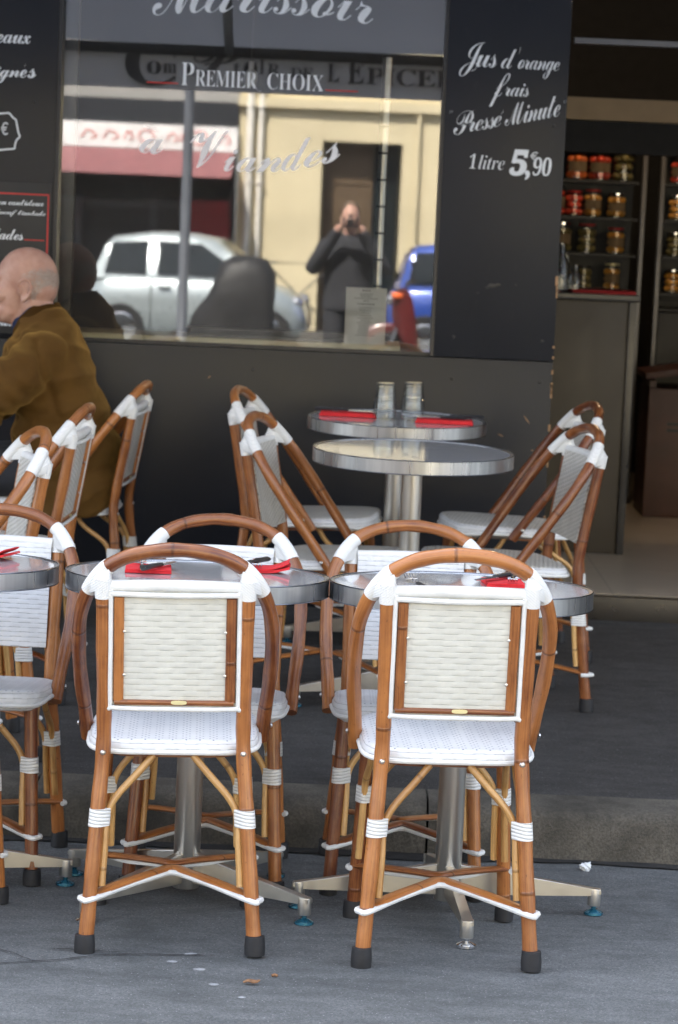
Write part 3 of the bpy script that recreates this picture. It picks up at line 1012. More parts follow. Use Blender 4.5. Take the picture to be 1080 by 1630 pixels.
CH = 'rattan bistro chairs on the terrace'
def rp(x, y): return (x, y, road_z(y))
def sp(x, y): return (x, y, side_z(y))
chair = build_chair('left of the two front chairs with their backs to the viewer', rp(-0.327, 5.492), R(3), ROAD_TILT, CH)
def lean(o, deg, sz):
    o.matrix_world = o.matrix_world @ Matrix.Rotation(R(deg), 4, 'Y') @ Matrix.Diagonal((1, 1, sz, 1))
lean(chair, -1.25, 0.995)
for loc, rz, lab, tl in (
    (rp(0.252, 5.472), R(3), 'right of the two front chairs with their backs to the viewer', ROAD_TILT),
    (rp(-0.285, 6.03), R(181), 'chair across the middle table, facing the viewer behind the left front chair', ROAD_TILT),
    (rp(0.185, 6.09), R(180), 'chair across the right front table, facing the viewer behind the right front chair', ROAD_TILT),
    (rp(-0.845, 6.05), R(179), 'chair cut by the left edge that faces the viewer across the leftmost table', ROAD_TILT),
    (rp(-0.925, 5.47), R(-8), 'front chair almost out of view at the left edge below the leftmost table', ROAD_TILT),
    (sp(0.0, 7.70), R(-103), 'nearer of the two pavement chairs on the left of the bare steel table', SIDE_TILT),
    (sp(-0.085, 8.60), R(-99), 'farther chair on the left of the table with glasses, close to the dark wall', SIDE_TILT),
    (sp(0.49, 7.76), R(104), 'nearer of the two pavement chairs by the shop door, facing left to the bare table', SIDE_TILT),
    (sp(0.568, 8.58), R(100), 'farther chair by the shop door, facing left to the table with glasses', SIDE_TILT),
    (sp(-0.945, 8.72), R(85), 'chair against the wall under the seated man in the brown jacket', SIDE_TILT),
    (sp(-1.03, 7.62), R(86), 'empty edge-on chair in front of the seated man, between two others', SIDE_TILT),
    (sp(-1.065, 6.80), R(107), 'empty chair nearest the kerb at left, its white back panel facing left', SIDE_TILT),
):
    c = dup(chair, loc, rz, lab, tl)
    if 'right of the two' in lab: lean(c, -0.6, 1.014)
    elif tl == ROAD_TILT: c.scale.z = 0.975
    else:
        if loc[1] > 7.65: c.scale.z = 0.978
        for ch in c.children:                       # the pavement chairs carry diagonal plaiting with shade in its colour
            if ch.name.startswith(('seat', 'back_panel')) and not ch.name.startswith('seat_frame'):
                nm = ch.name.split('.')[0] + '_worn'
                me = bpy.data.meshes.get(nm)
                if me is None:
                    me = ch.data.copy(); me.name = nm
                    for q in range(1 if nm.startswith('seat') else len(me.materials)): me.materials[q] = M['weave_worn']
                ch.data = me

# ------------------------------------------------------------------ round tables
def build_table(label, group):
    t = thing('round_table', label, 'table')
    b = bm_new()
    lathe(b, [(0.0, 0.722), (0.288, 0.722), (0.2885, 0.752), (0.0, 0.7525)], 96, caps=False)
    top = obj('tabletop', b, 'table_top', t)
    b = bm_new()
    lathe(b, [(0.286, 0.7145), (0.2985, 0.7145), (0.300, 0.716), (0.300, 0.7515), (0.2985, 0.7530), (0.2896, 0.7530), (0.2890, 0.7515)], 96, caps=False)
    obj('rim', b, 'rim_steel', top)
    b = bm_new()
    tube(b, [(0.2992 * math.cos(a), 0.2992 * math.sin(a), 0.7535) for a in [2 * math.pi * k / 96 for k in range(96)]], 0.0016, 6, closed=True)
    tube(b, [(0.2992 * math.cos(a), 0.2992 * math.sin(a), 0.7140) for a in [2 * math.pi * k / 96 for k in range(96)]], 0.0014, 6, closed=True)
    obj('rim_edge', b, 'rim_dark', top)
    b = bm_new()
    box(b, (-0.07, -0.07, 0.700), (0.07, 0.07, 0.7125), 0.003)
    for s in (-1, 1):
        box(b, (-0.012, s * 0.07 - 0.004, 0.69), (0.012, s * 0.07 + 0.004, 0.702), 0.001)
    obj('mounting_plate', b, 'dark_steel', t)
    b = bm_new()
    lathe(b, [(0.029, 0.028), (0.0305, 0.030), (0.0305, 0.700), (0.029, 0.701)], 40)
    obj('column', b, 'brushed', t)
    for k in range(4):
        mr = Matrix.Rotation(R(90) * k, 4, 'Z')
        b = bm_new()
        prof = [(0.020, 0.040), (0.020, 0.112), (0.34, 0.062), (0.356, 0.060), (0.356, 0.048), (0.33, 0.046)]
        n = len(prof)
        A = [b.verts.new(mr @ Vector((x, -0.011 if x < 0.3 else -0.012, z))) for x, z in prof]
        B = [b.verts.new(mr @ Vector((x, 0.011 if x < 0.3 else 0.012, z))) for x, z in prof]
        b.faces.new(A); b.faces.new(B[::-1])
        for i in range(n):
            b.faces.new((A[i], A[(i + 1) % n], B[(i + 1) % n], B[i]))
        bmesh.ops.bevel(b, geom=list(b.edges), offset=0.002, segments=2, affect='EDGES')
        lg = obj('leg', b, 'steel_flat', t)
        c = mr @ Vector((0.342, 0, 0))
        b = bm_new()
        lathe(b, [(0.0142, 0.022), (0.0152, 0.024), (0.0152, 0.054), (0.0148, 0.0605)], 20, (c.x, c.y, 0))
        obj('foot_tube', b, 'brushed', lg)
        b = bm_new()
        lathe(b, [(0.020, 0.0), (0.0225, 0.002), (0.022, 0.007), (0.010, 0.013), (0.006, 0.015), (0.006, 0.026)], 20, (c.x, c.y, 0))
        obj('leveller', b, 'chrome' if k == 3 else 'blue_film', lg)
    return tag(t, None, None, group)

TB = 'round steel-rimmed tables'
def put_table(src, loc, rz, lab, tilt):
    if src is None:
        r = build_table(lab, TB)
        r.matrix_world = Matrix.Translation(loc) @ Matrix.Rotation(tilt, 4, 'X') @ Matrix.Rotation(rz, 4, 'Z')
        return r
    return dup(src, loc, rz, lab, tilt)
T3 = put_table(None, rp(0.286, 5.765), R(5), 'right front round table with one red napkin, over the gutter-side chair', ROAD_TILT)
T2 = put_table(T3, rp(-0.315, 5.775), R(-36), 'middle front round table with two red napkins, between the facing chairs', ROAD_TILT)
T1 = put_table(T3, rp(-0.935, 5.79), R(12), 'leftmost front round table, cut off by the left edge', ROAD_TILT)
TM = put_table(T3, sp(0.214, 7.66), R(20), 'bare round table on the pavement with nothing on it', SIDE_TILT)
TN = put_table(T3, sp(0.181, 8.61), R(10), 'round table nearest the dark wall, carrying stacked glasses and napkins', SIDE_TILT)

TM.scale.z = TN.scale.z = 1.022
def on_table(T, u, v, h=0.7532):
    """world point on the top of table T at offset (u, v) along world X and Y"""
    q = T.matrix_world.to_3x3()
    base = Matrix.Rotation(ROAD_TILT if T in (T1, T2, T3) else SIDE_TILT, 3, 'X')
    return T.matrix_world.translation + base @ Vector((u, v, h + (0.0165 if T in (TM, TN) else 0)))

def tilt_of(T): return ROAD_TILT if T in (T1, T2, T3) else SIDE_TILT

def set_on(o, T, u, v, rz, h=0.7532):
    o.matrix_world = Matrix.Translation(on_table(T, u, v, h)) @ Matrix.Rotation(tilt_of(T), 4, 'X') @ Matrix.Rotation(rz, 4, 'Z')

def napkin(T, u, v, rz, w, d, label, h=0.008, fold=False):
    b = bm_new()
    nx, ny = 14, 8
    for layer in range(3):
        z0 = layer * h / 3 + 0.0005
        gr = []
        for i in range(nx + 1):
            row = []
            for j in range(ny + 1):
                x = (i / nx - 0.5) * w * (1 - 0.02 * layer); y = (j / ny - 0.5) * d * (1 - 0.03 * layer)
                z = z0 + h / 3 + 0.0022 * noise.noise((x * 30 + layer * 5 + u * 9, y * 30, v * 9)) * (0.4 + layer * 0.4)
                if fold and i > nx * 0.55:
                    z += (i / nx - 0.55) ** 1.5 * 0.06 * (1 if layer == 2 else 0.6)
                row.append(b.verts.new((x, y, z)))
            gr.append(row)
        lo = [[b.verts.new((p.co.x, p.co.y, z0 if not fold else max(z0, p.co.z - h / 3))) for p in row] for row in gr]
        for i in range(nx):
            for j in range(ny):
                b.faces.new((gr[i][j], gr[i + 1][j], gr[i + 1][j + 1], gr[i][j + 1]))
                b.faces.new((lo[i][j + 1], lo[i + 1][j + 1], lo[i + 1][j], lo[i][j]))
        for i in range(nx):
            b.faces.new((gr[i + 1][0], gr[i][0], lo[i][0], lo[i + 1][0]))
            b.faces.new((gr[i][ny], gr[i + 1][ny], lo[i + 1][ny], lo[i][ny]))
        for j in range(ny):
            b.faces.new((gr[0][j], gr[0][j + 1], lo[0][j + 1], lo[0][j]))
            b.faces.new((gr[nx][j + 1], gr[nx][j], lo[nx][j], lo[nx][j + 1]))
    o = obj('paper_napkin', b, 'napkin', angle=30)
    set_on(o, T, u, v, rz)
    tag(o, label, 'napkin', 'red paper napkins')
    return o

def fork(T, u, v, rz, label, h):
    t = thing('fork', label, 'fork')
    b = bm_new()
    P = spline([(0, -0.10, 0.002), (0, -0.03, 0.004), (0, 0.02, 0.003), (0, 0.045, 0.007)], 5)
    tube(b, P, [0.0065 - 0.0035 * min(1, i / 8) for i in range(len(P))], 10, flat=0.45, up=(0, 0, 1))
    box(b, (-0.0115, 0.040, 0.006), (0.0115, 0.052, 0.0085), 0.001)
    for k in range(4):
        x = -0.0098 + 0.00653 * k
        tube(b, spline([(x, 0.050, 0.0072), (x, 0.07, 0.0035), (x, 0.088, 0.0075), (x, 0.098, 0.012)], 4), 0.0016, 6)
    obj('tines', b, 'cutlery', t)
    b = bm_new()
    tube(b, [(0, -0.115, 0.0035), (0, -0.09, 0.0045), (0, -0.045, 0.0045), (0, -0.028, 0.0038)], [0.006, 0.0078, 0.007, 0.0045], 10, flat=0.6, up=(0, 0, 1))
    obj('handle', b, 'black_plastic', t)
    set_on(t, T, u, v, rz, h)
    tag(t, None, None, 'forks laid on the tables')

def knife(T, u, v, rz, label, h):
    t = thing('table_knife', label, 'knife')
    b = bm_new()
    prism(b, [(-0.009, 0.0), (0.007, 0.0), (0.009, 0.06), (0.006, 0.095), (-0.006, 0.108), (-0.009, 0.09)], 0.0018, Matrix.Translation((0, 0, 0.004)))
    obj('blade', b, 'cutlery', t)
    b = bm_new()
    tube(b, [(0, -0.112, 0.006), (0, -0.1, 0.007), (0, -0.05, 0.007), (0, 0.004, 0.006)], [0.006, 0.0088, 0.0085, 0.0068], 12, flat=0.7, up=(0, 0, 1))
    hd = obj('handle', b, 'black_plastic', t)
    b = bm_new()
    for y in (-0.085, -0.055, -0.02):
        lathe(b, [(0.0, 0.0155), (0.0024, 0.0150), (0.0024, 0.010)], 8, (0, y, -0.002), caps=False)
    obj('rivet', b, 'chrome', hd)
    set_on(t, T, u, v, rz, h)
    tag(t, None, None, 'knives laid on the tables')

# middle table: one setting near the viewer, one across
napkin(T2, -0.115, 0.02, R(4), 0.105, 0.16, 'red napkin on the left of the middle front table, under fork and knife')
fork(T2, -0.128, 0.00, R(6), 'fork on the left red napkin of the middle table, tines away', 0.764)
knife(T2, -0.085, -0.01, R(-16), 'knife on the left red napkin of the middle table', 0.764)
napkin(T2, 0.150, 0.12, R(0), 0.115, 0.12, 'red napkin with a raised fold on the right of the middle front table', fold=True)
fork(T2, 0.130, 0.12, R(182), 'fork on the right red napkin of the middle table, pointing at the viewer', 0.766)
knife(T2, 0.112, 0.12, R(158), 'knife with black handle lying across the right napkin of the middle table', 0.766)
# right table
napkin(T3, 0.105, 0.055, R(3), 0.105, 0.15, 'red napkin on the right front table behind the chair hoop')
fork(T3, 0.120, 0.06, R(176), 'fork on the red napkin of the right front table', 0.764)
knife(T3, 0.080, 0.06, R(150), 'dark handled knife slanting on the napkin of the right front table', 0.764)
fork(T3, -0.106, -0.02, R(8), 'lone fork lying on the bare left side of the right front table', 0.7545)
# leftmost table
napkin(T1, 0.125, 0.12, R(-12), 0.11, 0.12, 'red napkin on the leftmost front table at the left edge', fold=True)
# wall table
napkin(TN, -0.165, 0.02, R(-2), 0.190, 0.075, 'long red napkin left of the stacked glasses on the wall table', h=0.012)
knife(TN, -0.165, 0.00, R(-91), 'knife on the napkin left of the stacked glasses', 0.770)
napkin(TN, 0.155, -0.085, R(-4), 0.190, 0.075, 'long red napkin right of the stacked glasses on the wall table', h=0.012)
knife(TN, 0.175, -0.075, R(94), 'black handled knife on the napkin right of the stacked glasses', 0.770)
fork(TN, 0.11, -0.115, R(92), 'fork on the napkin right of the stacked glasses', 0.770)

def tumbler(T, u, v, h, label):
    """upside-down faceted tumbler"""
    b = bm_new()
    lathe(b, [(0.0405, 0.0), (0.0405, 0.003), (0.0395, 0.020), (0.0392, 0.030), (0.0365, 0.034), (0.0325, 0.084), (0.0285, 0.0875), (0.0, 0.0875)], 20, caps=False)
    lathe(b, [(0.0405, 0.0), (0.0375, 0.0005), (0.0348, 0.028), (0.0320, 0.034), (0.0275, 0.072), (0.024, 0.0755), (0.0, 0.0765)], 20, caps=False)
    bmesh.ops.remove_doubles(b, verts=b.verts, dist=0.0002)
    o = obj('tumbler', b, 'tumbler_glass', angle=25)
    set_on(o, T, u, v, 0.3, h)
    tag(o, label, 'glass', 'stacked glass tumblers')
tumbler(TN, -0.043, -0.04, 0.7534, 'clear tumbler under the left stack of glasses, upside down on the table')
tumbler(TN, -0.043, -0.04, 0.7534 + 0.034, 'clear upside-down tumbler on top of the left stack')
tumbler(TN, 0.050, -0.02, 0.7534, 'clear tumbler under the right, taller stack of glasses')
tumbler(TN, 0.050, -0.02, 0.7534 + 0.038, 'clear upside-down tumbler on top of the right stack')
# ------------------------------------------------------------------ shop front
bld = thing('shop_building', 'dark grey shop front with big window, painted pillar and open doorway', 'building', (0, WALL_Y, 0))
def at_b(o):            # children are modelled in world space
    o.location = -bld.location if o.parent is bld else (0, 0, 0)
    return o
def bx(lo, hi, bev=0.0):
    b = bm_new(); box(b, lo, hi, bev); return b
WL, WR, DL = -1.072, 0.316, 0.750
WB, WT = 1.074, 2.62
Y0, Y1 = WALL_Y, WALL_Y + 0.045
low = at_b(obj('lower_panel', bx((-6, Y0, 0.10), (DL - 0.002, Y1, WB - 0.002), 0.0015), 'facade_board', bld))
pil = at_b(obj('pillar_panel', bx((WR, Y0, WB + 0.0015), (DL, Y1, WT), 0.0015), 'facade_board', bld))
lef = at_b(obj('side_panel', bx((-6, Y0, WB + 0.0015), (WL, Y1, WT), 0.0015), 'facade_board', bld))
at_b(obj('head_panel', bx((-6, Y0, WT + 0.003), (6, Y1 + 0.2, 3.3)), 'facade_board', bld))
at_b(obj('side_panel', bx((2.7, Y0, 0.10), (6, Y1, WT)), 'facade_board', bld))
at_b(obj('wall', bx((-30, Y0 - 0.02, 3.302), (30, Y0 + 9, 10.5)), 'stone_grey', bld))
at_b(obj('wall', bx((-30, Y0 - 0.02, -0.3), (-6.003, Y0 + 9, 3.3)), 'stone_grey', bld))
at_b(obj('wall', bx((6.003, Y0 - 0.02, -0.3), (30, Y0 + 9, 3.3)), 'stone_grey', bld))
# reveal edges of the boards by the door, paint chipped
rk = random.Random(11)
for i in range(26):
    z = rk.uniform(0.25, 1.35)
    h = rk.uniform(0.006, 0.035)
    b = bm_new(); box(b, (DL - rk.uniform(0.004, 0.009), Y0 - 0.0012, z), (DL + 0.0015, Y0 + 0.02, z + h), 0.0005)
    at_b(obj('paint_chip', b, 'board_core', low if z < WB else pil))
for (x, z, l, a) in ((0.665, 0.86, 0.035, -0.9), (0.573, 0.80, 0.022, -0.4), (-0.49, 0.965, 0.012, 0.7), (0.69, 0.75, 0.008, 0.1)):
    P = [(x + math.cos(a) * l * (k - 0.5), Y0 - 0.0005, z + math.sin(a) * l * (k - 0.5)) for k in (0, 0.5, 1)]
    b = bm_new(); tube(b, P, [0.0008, 0.0024, 0.0006], 6); at_b(obj('scratch', b, 'board_core', low))
# scuff on the pillar
for (x, z, r) in ((0.515, 1.338, 0.017), (0.535, 1.342, 0.012), (0.60, 1.345, 0.006), (0.498, 1.330, 0.008), (0.465, 1.31, 0.006)):
    b = bm_new(); ellipsoid(b, (x, Y0, z), (r, 0.0012, r * 0.5), u=14, v=8); at_b(obj('scuff', b, 'frame_dark', pil))
for (x, z, par) in ((-0.333, 0.999, low), (0.387, 0.996, low), (0.705, 0.999, low), (0.387, 1.148, pil), (0.706, 1.147, pil), (0.39, 1.909, pil), (0.706, 1.916, pil), (-1.153, 1.920, lef), (-0.95, 0.999, low)):
    b = bm_new()
    lathe(b, [(0.0, -0.0032), (0.004, -0.0026), (0.0058, -0.0004), (0.0058, 0.002)], 14, (x, Y0, z), axis='Y', caps=False)
    at_b(obj('screw_cap', b, 'black_plastic', par))
# window: frame, pane, sill, grille
win = at_b(obj('window_frame', bx((WL + 0.0005, Y0 + 0.004, WB + 0.001), (WL + 0.014, Y0 + 0.10, WT - 0.002)), 'frame_dark', bld))
def kid(name, bm, mat, par):
    o = obj(name, bm, mat, par)
    return o
b = bm_new()
box(b, (WR - 0.012, Y0 + 0.004, WB + 0.001), (WR - 0.0005, Y0 + 0.10, WT - 0.002))
box(b, (WL + 0.0145, Y0 + 0.05, WB - 0.001), (WR - 0.0125, Y0 + 0.098, WB + 0.012))
kid('rebate', b, 'frame_dark', win)
kid('inner_post', bx((WL + 0.016, Y0 + 0.062, WB + 0.02), (WL + 0.065, Y0 + 0.115, WT - 0.004), 0.002), 'grey_profile', win)
kid('sill', bx((WL + 0.016, Y0 + 0.055, WB + 0.002), (0.196, Y0 + 0.40, WB + 0.030), 0.002), 'sill_cream', win)
kid('sill', bx((0.198, Y0 + 0.055, WB + 0.002), (WR - 0.014, Y0 + 0.40, WB + 0.022), 0.002), 'brown_crate', win)
b = bm_new()
box(b, (-0.58, Y0 + 0.10, WB + 0.031), (0.15, Y0 + 0.20, WB + 0.040))
for i in range(92):
    x = -0.57 + i * 0.0077
    box(b, (x, Y0 + 0.092, WB + 0.041), (x + 0.0036, Y0 + 0.20, WB + 0.060))
box(b, (-0.585, Y0 + 0.090, WB + 0.060), (0.155, Y0 + 0.2, WB + 0.064))
kid('vent_grille', b, 'grey_profile', win)
b = bm_new()
v = [b.verts.new(p) for p in ((WL + 0.012, Y0 + 0.053, WB + 0.004), (WR - 0.010, Y0 + 0.053, WB + 0.004), (WR - 0.010, Y0 + 0.053, WT), (WL + 0.012, Y0 + 0.053, WT))]
b.faces.new(v)
kid('window_pane', b, 'pane', win)
GY = Y0 + 0.0515
# lettering on the pane
b = bm_new()
write(b, script('Marissoir'), -0.745, 0.045, 2.245, GY, height=0.150, spacing=0.86, thin=-0.008)
for v in b.verts: v.co.z += 0.026 * (1 - ((v.co.x + 0.35) / 0.395) ** 2)
kid('window_lettering', b, 'letter_white', win)
b = bm_new()
write(b, serif('P'), -0.634, -0.588, 2.004, GY, height=0.080, thin=-0.012)
write(b, serif('REMIER'), -0.583, -0.362, 2.004, GY, height=0.056, spacing=0.95, thin=-0.012)
write(b, serif('CHOIX'), -0.324, -0.122, 2.004, GY, height=0.058, spacing=0.95, thin=-0.012)
tube(b, spline([(-0.372, GY - 0.0005, 2.022), (-0.358, GY - 0.0005, 1.998), (-0.345, GY - 0.0005, 1.996)], 4), 0.003, 6, flat=0.2)
kid('window_lettering', b, 'letter_white', win)
b = bm_new()
box(b, (-0.757, GY - 0.001, 2.008), (-0.644, GY, 2.0125))
box(b, (-0.115, GY - 0.001, 2.007), (0.002, GY, 2.0115))
kid('red_underline', b, 'letter_red', win)
b = bm_new()
write(b, script('a'), -0.775, -0.690, 1.760, GY, height=0.055, rise=-0.006, shear=0.1)
tube(b, spline([(-0.762, GY - 0.0005, 1.853), (-0.742, GY - 0.0005, 1.842), (-0.728, GY - 0.0005, 1.846), (-0.716, GY - 0.0005, 1.838)], 4), [0.002, 0.003, 0.004, 0.004, 0.004, 0.004, 0.005, 0.005, 0.005, 0.005, 0.004, 0.003, 0.002], 6, flat=0.2)
kid('window_lettering', b, 'letter_film', win); b = bm_new()
write(b, script('V'), -0.592, -0.455, 1.715, GY, height=0.138, shear=0.08)
for ch, x0, x1, z, rs, hh in (('i', -0.468, -0.420, 1.706, 0.002, 0.078), ('a', -0.424, -0.352, 1.706, 0.001, 0.052), ('n', -0.352, -0.262, 1.708, 0.004, 0.052),
                              ('d', -0.262, -0.160, 1.714, 0.012, 0.115), ('e', -0.182, -0.116, 1.730, 0.012, 0.056), ('s', -0.118, -0.052, 1.746, 0.016, 0.068)):
    write(b, script(ch), x0, x1, z, GY, rise=rs, height=hh, shear=0.12)
kid('window_lettering', b, 'letter_film', win)
# lettering on the pillar
LY = Y0 - 0.0002
b = bm_new()
write(b, script('Jus'), 0.360, 0.492, 2.112, LY, height=0.122, spacing=0.82, shear=0.05, thin=-0.008)
write(b, script('d'), 0.508, 0.560, 2.111, LY, height=0.068, shear=0.05, thin=-0.008)
write(b, script("orange"), 0.568, 0.716, 2.112, LY, height=0.064, spacing=0.80, shear=0.05, rise=-0.002, thin=-0.008)
tube(b, [(0.573, LY - 0.0005, 2.187), (0.573, LY - 0.0005, 2.176), (0.567, LY - 0.0005, 2.163)], [0.005, 0.004, 0.001], 6, flat=0.2)
at_b(obj('painted_lettering', b, 'letter_white', pil)); b = bm_new()
write(b, script('f'), 0.472, 0.542, 2.012, LY, height=0.120, shear=0.05, thin=-0.008)
write(b, script('rais'), 0.528, 0.612, 2.014, LY, height=0.046, spacing=0.80, shear=0.05, thin=-0.008)
at_b(obj('painted_lettering', b, 'letter_white', pil)); b = bm_new()
write(b, script('P'), 0.350, 0.420, 1.868, LY, height=0.082, rise=0.01, thin=-0.008)
write(b, script('ress'), 0.404, 0.496, 1.882, LY, height=0.040, rise=0.018, spacing=0.80, thin=-0.008)
write(b, script('e'), 0.490, 0.518, 1.902, LY, height=0.036, rise=0.006, thin=-0.008)
tube(b, [(0.524, LY - 0.0005, 1.962), (0.516, LY - 0.0005, 1.946)], [0.004, 0.0012], 6, flat=0.2)
write(b, script('M'), 0.532, 0.604, 1.908, LY, height=0.078, rise=0.014, thin=-0.008)
write(b, script('inute'), 0.598, 0.726, 1.922, LY, height=0.074, rise=0.030, spacing=0.80, thin=-0.008)
for x, z in ((0.333, 1.944), (0.341, 1.945), (0.739, 1.997), (0.747, 1.999)):
    tube(b, [(x + 0.001, LY - 0.0005, z + 0.010), (x, LY - 0.0005, z)], [0.0030, 0.0012], 6, flat=0.2)
at_b(obj('painted_lettering', b, 'letter_white', pil)); b = bm_new()
write(b, serif('1'), 0.412, 0.434, 1.752, LY, height=0.052, thin=-0.012, shear=0.15)
write(b, serif_it('litre'), 0.445, 0.538, 1.752, LY, height=0.050, spacing=0.95, thin=-0.014)
write(b, serif_it('5'), 0.556, 0.622, 1.738, LY, height=0.094, thin=0.028, shear=0.15)
write(b, serif(','), 0.612, 0.630, 1.738, LY, height=0.034, thin=0.02)
write(b, '€', 0.628, 0.656, 1.793, LY, height=0.028)
write(b, serif_it('90'), 0.640, 0.706, 1.738, LY, height=0.066, shear=0.12, thin=0.0)
at_b(obj('painted_lettering', b, 'letter_white', pil))
# lettering and price badge on the left board
b = bm_new()
write(b, script('morceaux'), -1.420, -1.172, 2.124, LY, height=0.032, spacing=0.84)
at_b(obj('painted_lettering', b, 'letter_white', lef)); b = bm_new()
write(b, script('soign'), -1.345, -1.208, 2.003, LY, height=0.056, spacing=0.84, rise=0.003)
write(b, script('e'), -1.206, -1.182, 2.005, LY, height=0.028)
write(b, script('s'), -1.178, -1.148, 2.005, LY, height=0.034)
tube(b, [(-1.186, LY - 0.0005, 2.052), (-1.192, LY - 0.0005, 2.042)], [0.003, 0.001], 6, flat=0.2)
at_b(obj('painted_lettering', b, 'letter_white', lef)); b = bm_new()
out = [(-1.275, 1.874), (-1.240, 1.878), (-1.226, 1.862), (-1.215, 1.855), (-1.211, 1.836), (-1.206, 1.812), (-1.199, 1.796), (-1.212, 1.782), (-1.216, 1.766), (-1.217, 1.752), (-1.250, 1.748), (-1.28, 1.744),
       (-1.42, 1.744), (-1.44, 1.77), (-1.44, 1.85), (-1.42, 1.874)]
n = len(out)
for i in range(n):
    p, q = out[i], out[(i + 1) % n]
    tube(b, [(p[0], LY - 0.0003, p[1]), (q[0], LY - 0.0003, q[1])], 0.0034, 6, flat=1.0)
write(b, '€', -1.268, -1.243, 1.800, LY, height=0.045)
for v in b.verts:
    v.co.y = max(v.co.y, LY - 0.0016)
at_b(obj('price_badge', b, 'letter_white', lef))
# small menu board fixed to the left board
mb = thing('menu_board', 'small black menu board with red border on the wall behind the man', 'menu board', (-1.25, Y0, 1.36))
def at_m(o): o.location = -mb.location; return o
at_m(obj('board', bx((-1.60, Y0 - 0.010, 1.09), (-1.079, Y0 - 0.001, 1.634), 0.001), 'slate', mb))
BY = Y0 - 0.0103
b = bm_new()
for lo, hi in (((-1.58, 1.590), (-1.087, 1.595)), ((-1.092, 1.10), (-1.087, 1.589)), ((-1.172, 1.428), (-1.100, 1.4315))):
    box(b, (lo[0], BY - 0.0006, lo[1]), (hi[0], BY + 0.0002, hi[1]))
at_m(obj('red_border', b, 'letter_red', mb))
b = bm_new()
write(b, script('saint en cantidoux'), -1.34, -1.106, 1.552, BY, height=0.020, spacing=0.85, thick=0.0006)
at_m(obj('chalk_lettering', b, 'letter_white', mb)); b = bm_new()
write(b, script('g de boeuf timbale'), -1.34, -1.098, 1.518, BY, height=0.024, spacing=0.85, thick=0.0006)
at_m(obj('chalk_lettering', b, 'letter_white', mb)); b = bm_new()
write(b, script('Salades'), -1.335, -1.176, 1.428, BY, height=0.040, spacing=0.85, thick=0.0006)
at_m(obj('chalk_lettering', b, 'letter_white', mb)); b = bm_new()
write(b, script('maison'), -1.40, -1.272, 1.607, BY, height=0.018, spacing=0.85, thick=0.0006)
at_m(obj('chalk_lettering', b, 'letter_white', mb)); b = bm_new()
write(b, script('saumon'), -1.33, -1.195, 1.118, BY, height=0.020, spacing=0.85, thick=0.0006)
at_m(obj('chalk_lettering', b, 'letter_white', mb))
# menu sheet taped inside the pane
mp = thing('menu_sheet', 'white printed menu sheet standing behind the window pane at its lower right', 'menu', (0.065, Y0 + 0.07, WB + 0.03))
b = bm_new(); box(b, (-0.074, -0.0006, 0.0), (0.074, 0.0006, 0.205))
obj('sheet', b, 'paper', mp)
b = bm_new()
rk = random.Random(5)
z = 0.193
for i, (w, dz) in enumerate(((0.030, 0.012), (0.05, 0.008), (0.042, 0.008), (0.085, 0.009), (0.02, 0.012), (0.062, 0.013), (0.05, 0.009), (0.044, 0.009), (0.03, 0.010), (0.04, 0.009), (0.058, 0.009), (0.036, 0.009), (0.06, 0.009), (0.05, 0.009), (0.045, 0.009), (0.056, 0.009), (0.05, 0.009), (0.07, 0.009))):
    x = -w / 2
    while x < w / 2:
        l = rk.uniform(0.004, 0.011)
        box(b, (x, -0.0010, z), (min(w / 2, x + l), -0.0007, z + (0.0035 if i in (0, 5) else 0.0022)))
        x += l + 0.002
    z -= dz
obj('printed_lines', b, 'ink', mp)
# steel pole standing inside the window, left window mullion of the interior
pole = thing('display_pole', 'tall bright steel pole standing just inside the shop window', 'pole', (0.108, Y0 + 0.5, 0.2))
b = bm_new(); lathe(b, [(0.0165, 0.0), (0.0165, 1.96)], 24); obj('tube', b, 'brushed', pole)
b = bm_new(); lathe(b, [(0.09, 0.0), (0.09, 0.008), (0.02, 0.014)], 32); obj('base', b, 'brushed', pole)
b = bm_new()
for i in range(9): lathe(b, [(0.0168, 1.0 + i * 0.1), (0.0185, 1.002 + i * 0.1), (0.0185, 1.006 + i * 0.1), (0.0168, 1.008 + i * 0.1)], 24)
obj('ring', b, 'dark_steel', pole)
# window lamp inside
lampx = thing('hanging_jar_lamp', 'small frosted lamp glass hanging behind the window lettering', 'lamp', (-0.40, Y0 + 0.45, 2.03))
b = bm_new(); lathe(b, [(0.0, 0.0), (0.018, 0.002), (0.022, 0.02), (0.022, 0.05), (0.010, 0.062), (0.010, 0.09), (0.0, 0.092)], 20, caps=False); obj('shade', b, 'paper', lampx)
b = bm_new(); lathe(b, [(0.002, 0.09), (0.002, 0.6)], 8); obj('cord', b, 'black_plastic', lampx)

# interior of the shop
FL = 0.228
at_b(obj('floor', bx((-5.9, Y0 + 0.05, 0.0), (5.9, 14.0, FL)), 'floor_tile', bld))
at_b(obj('threshold', bx((DL + 0.004, Y0 - 0.02, 0.05), (2.69, Y0 + 0.0495, FL - 0.0012), 0.001), 'counter_edge', bld))
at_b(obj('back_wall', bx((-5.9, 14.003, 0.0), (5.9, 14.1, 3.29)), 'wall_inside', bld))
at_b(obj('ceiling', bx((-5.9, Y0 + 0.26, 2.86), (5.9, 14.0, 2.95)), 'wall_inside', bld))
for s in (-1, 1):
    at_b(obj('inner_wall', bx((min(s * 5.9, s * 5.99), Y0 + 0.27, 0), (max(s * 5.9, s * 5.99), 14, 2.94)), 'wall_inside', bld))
at_b(obj('inner_lining', bx((WR + 0.03, Y1 + 0.002, FL + 0.001), (DL - 0.01, Y1 + 0.10, 2.6)), 'wall_inside', bld))
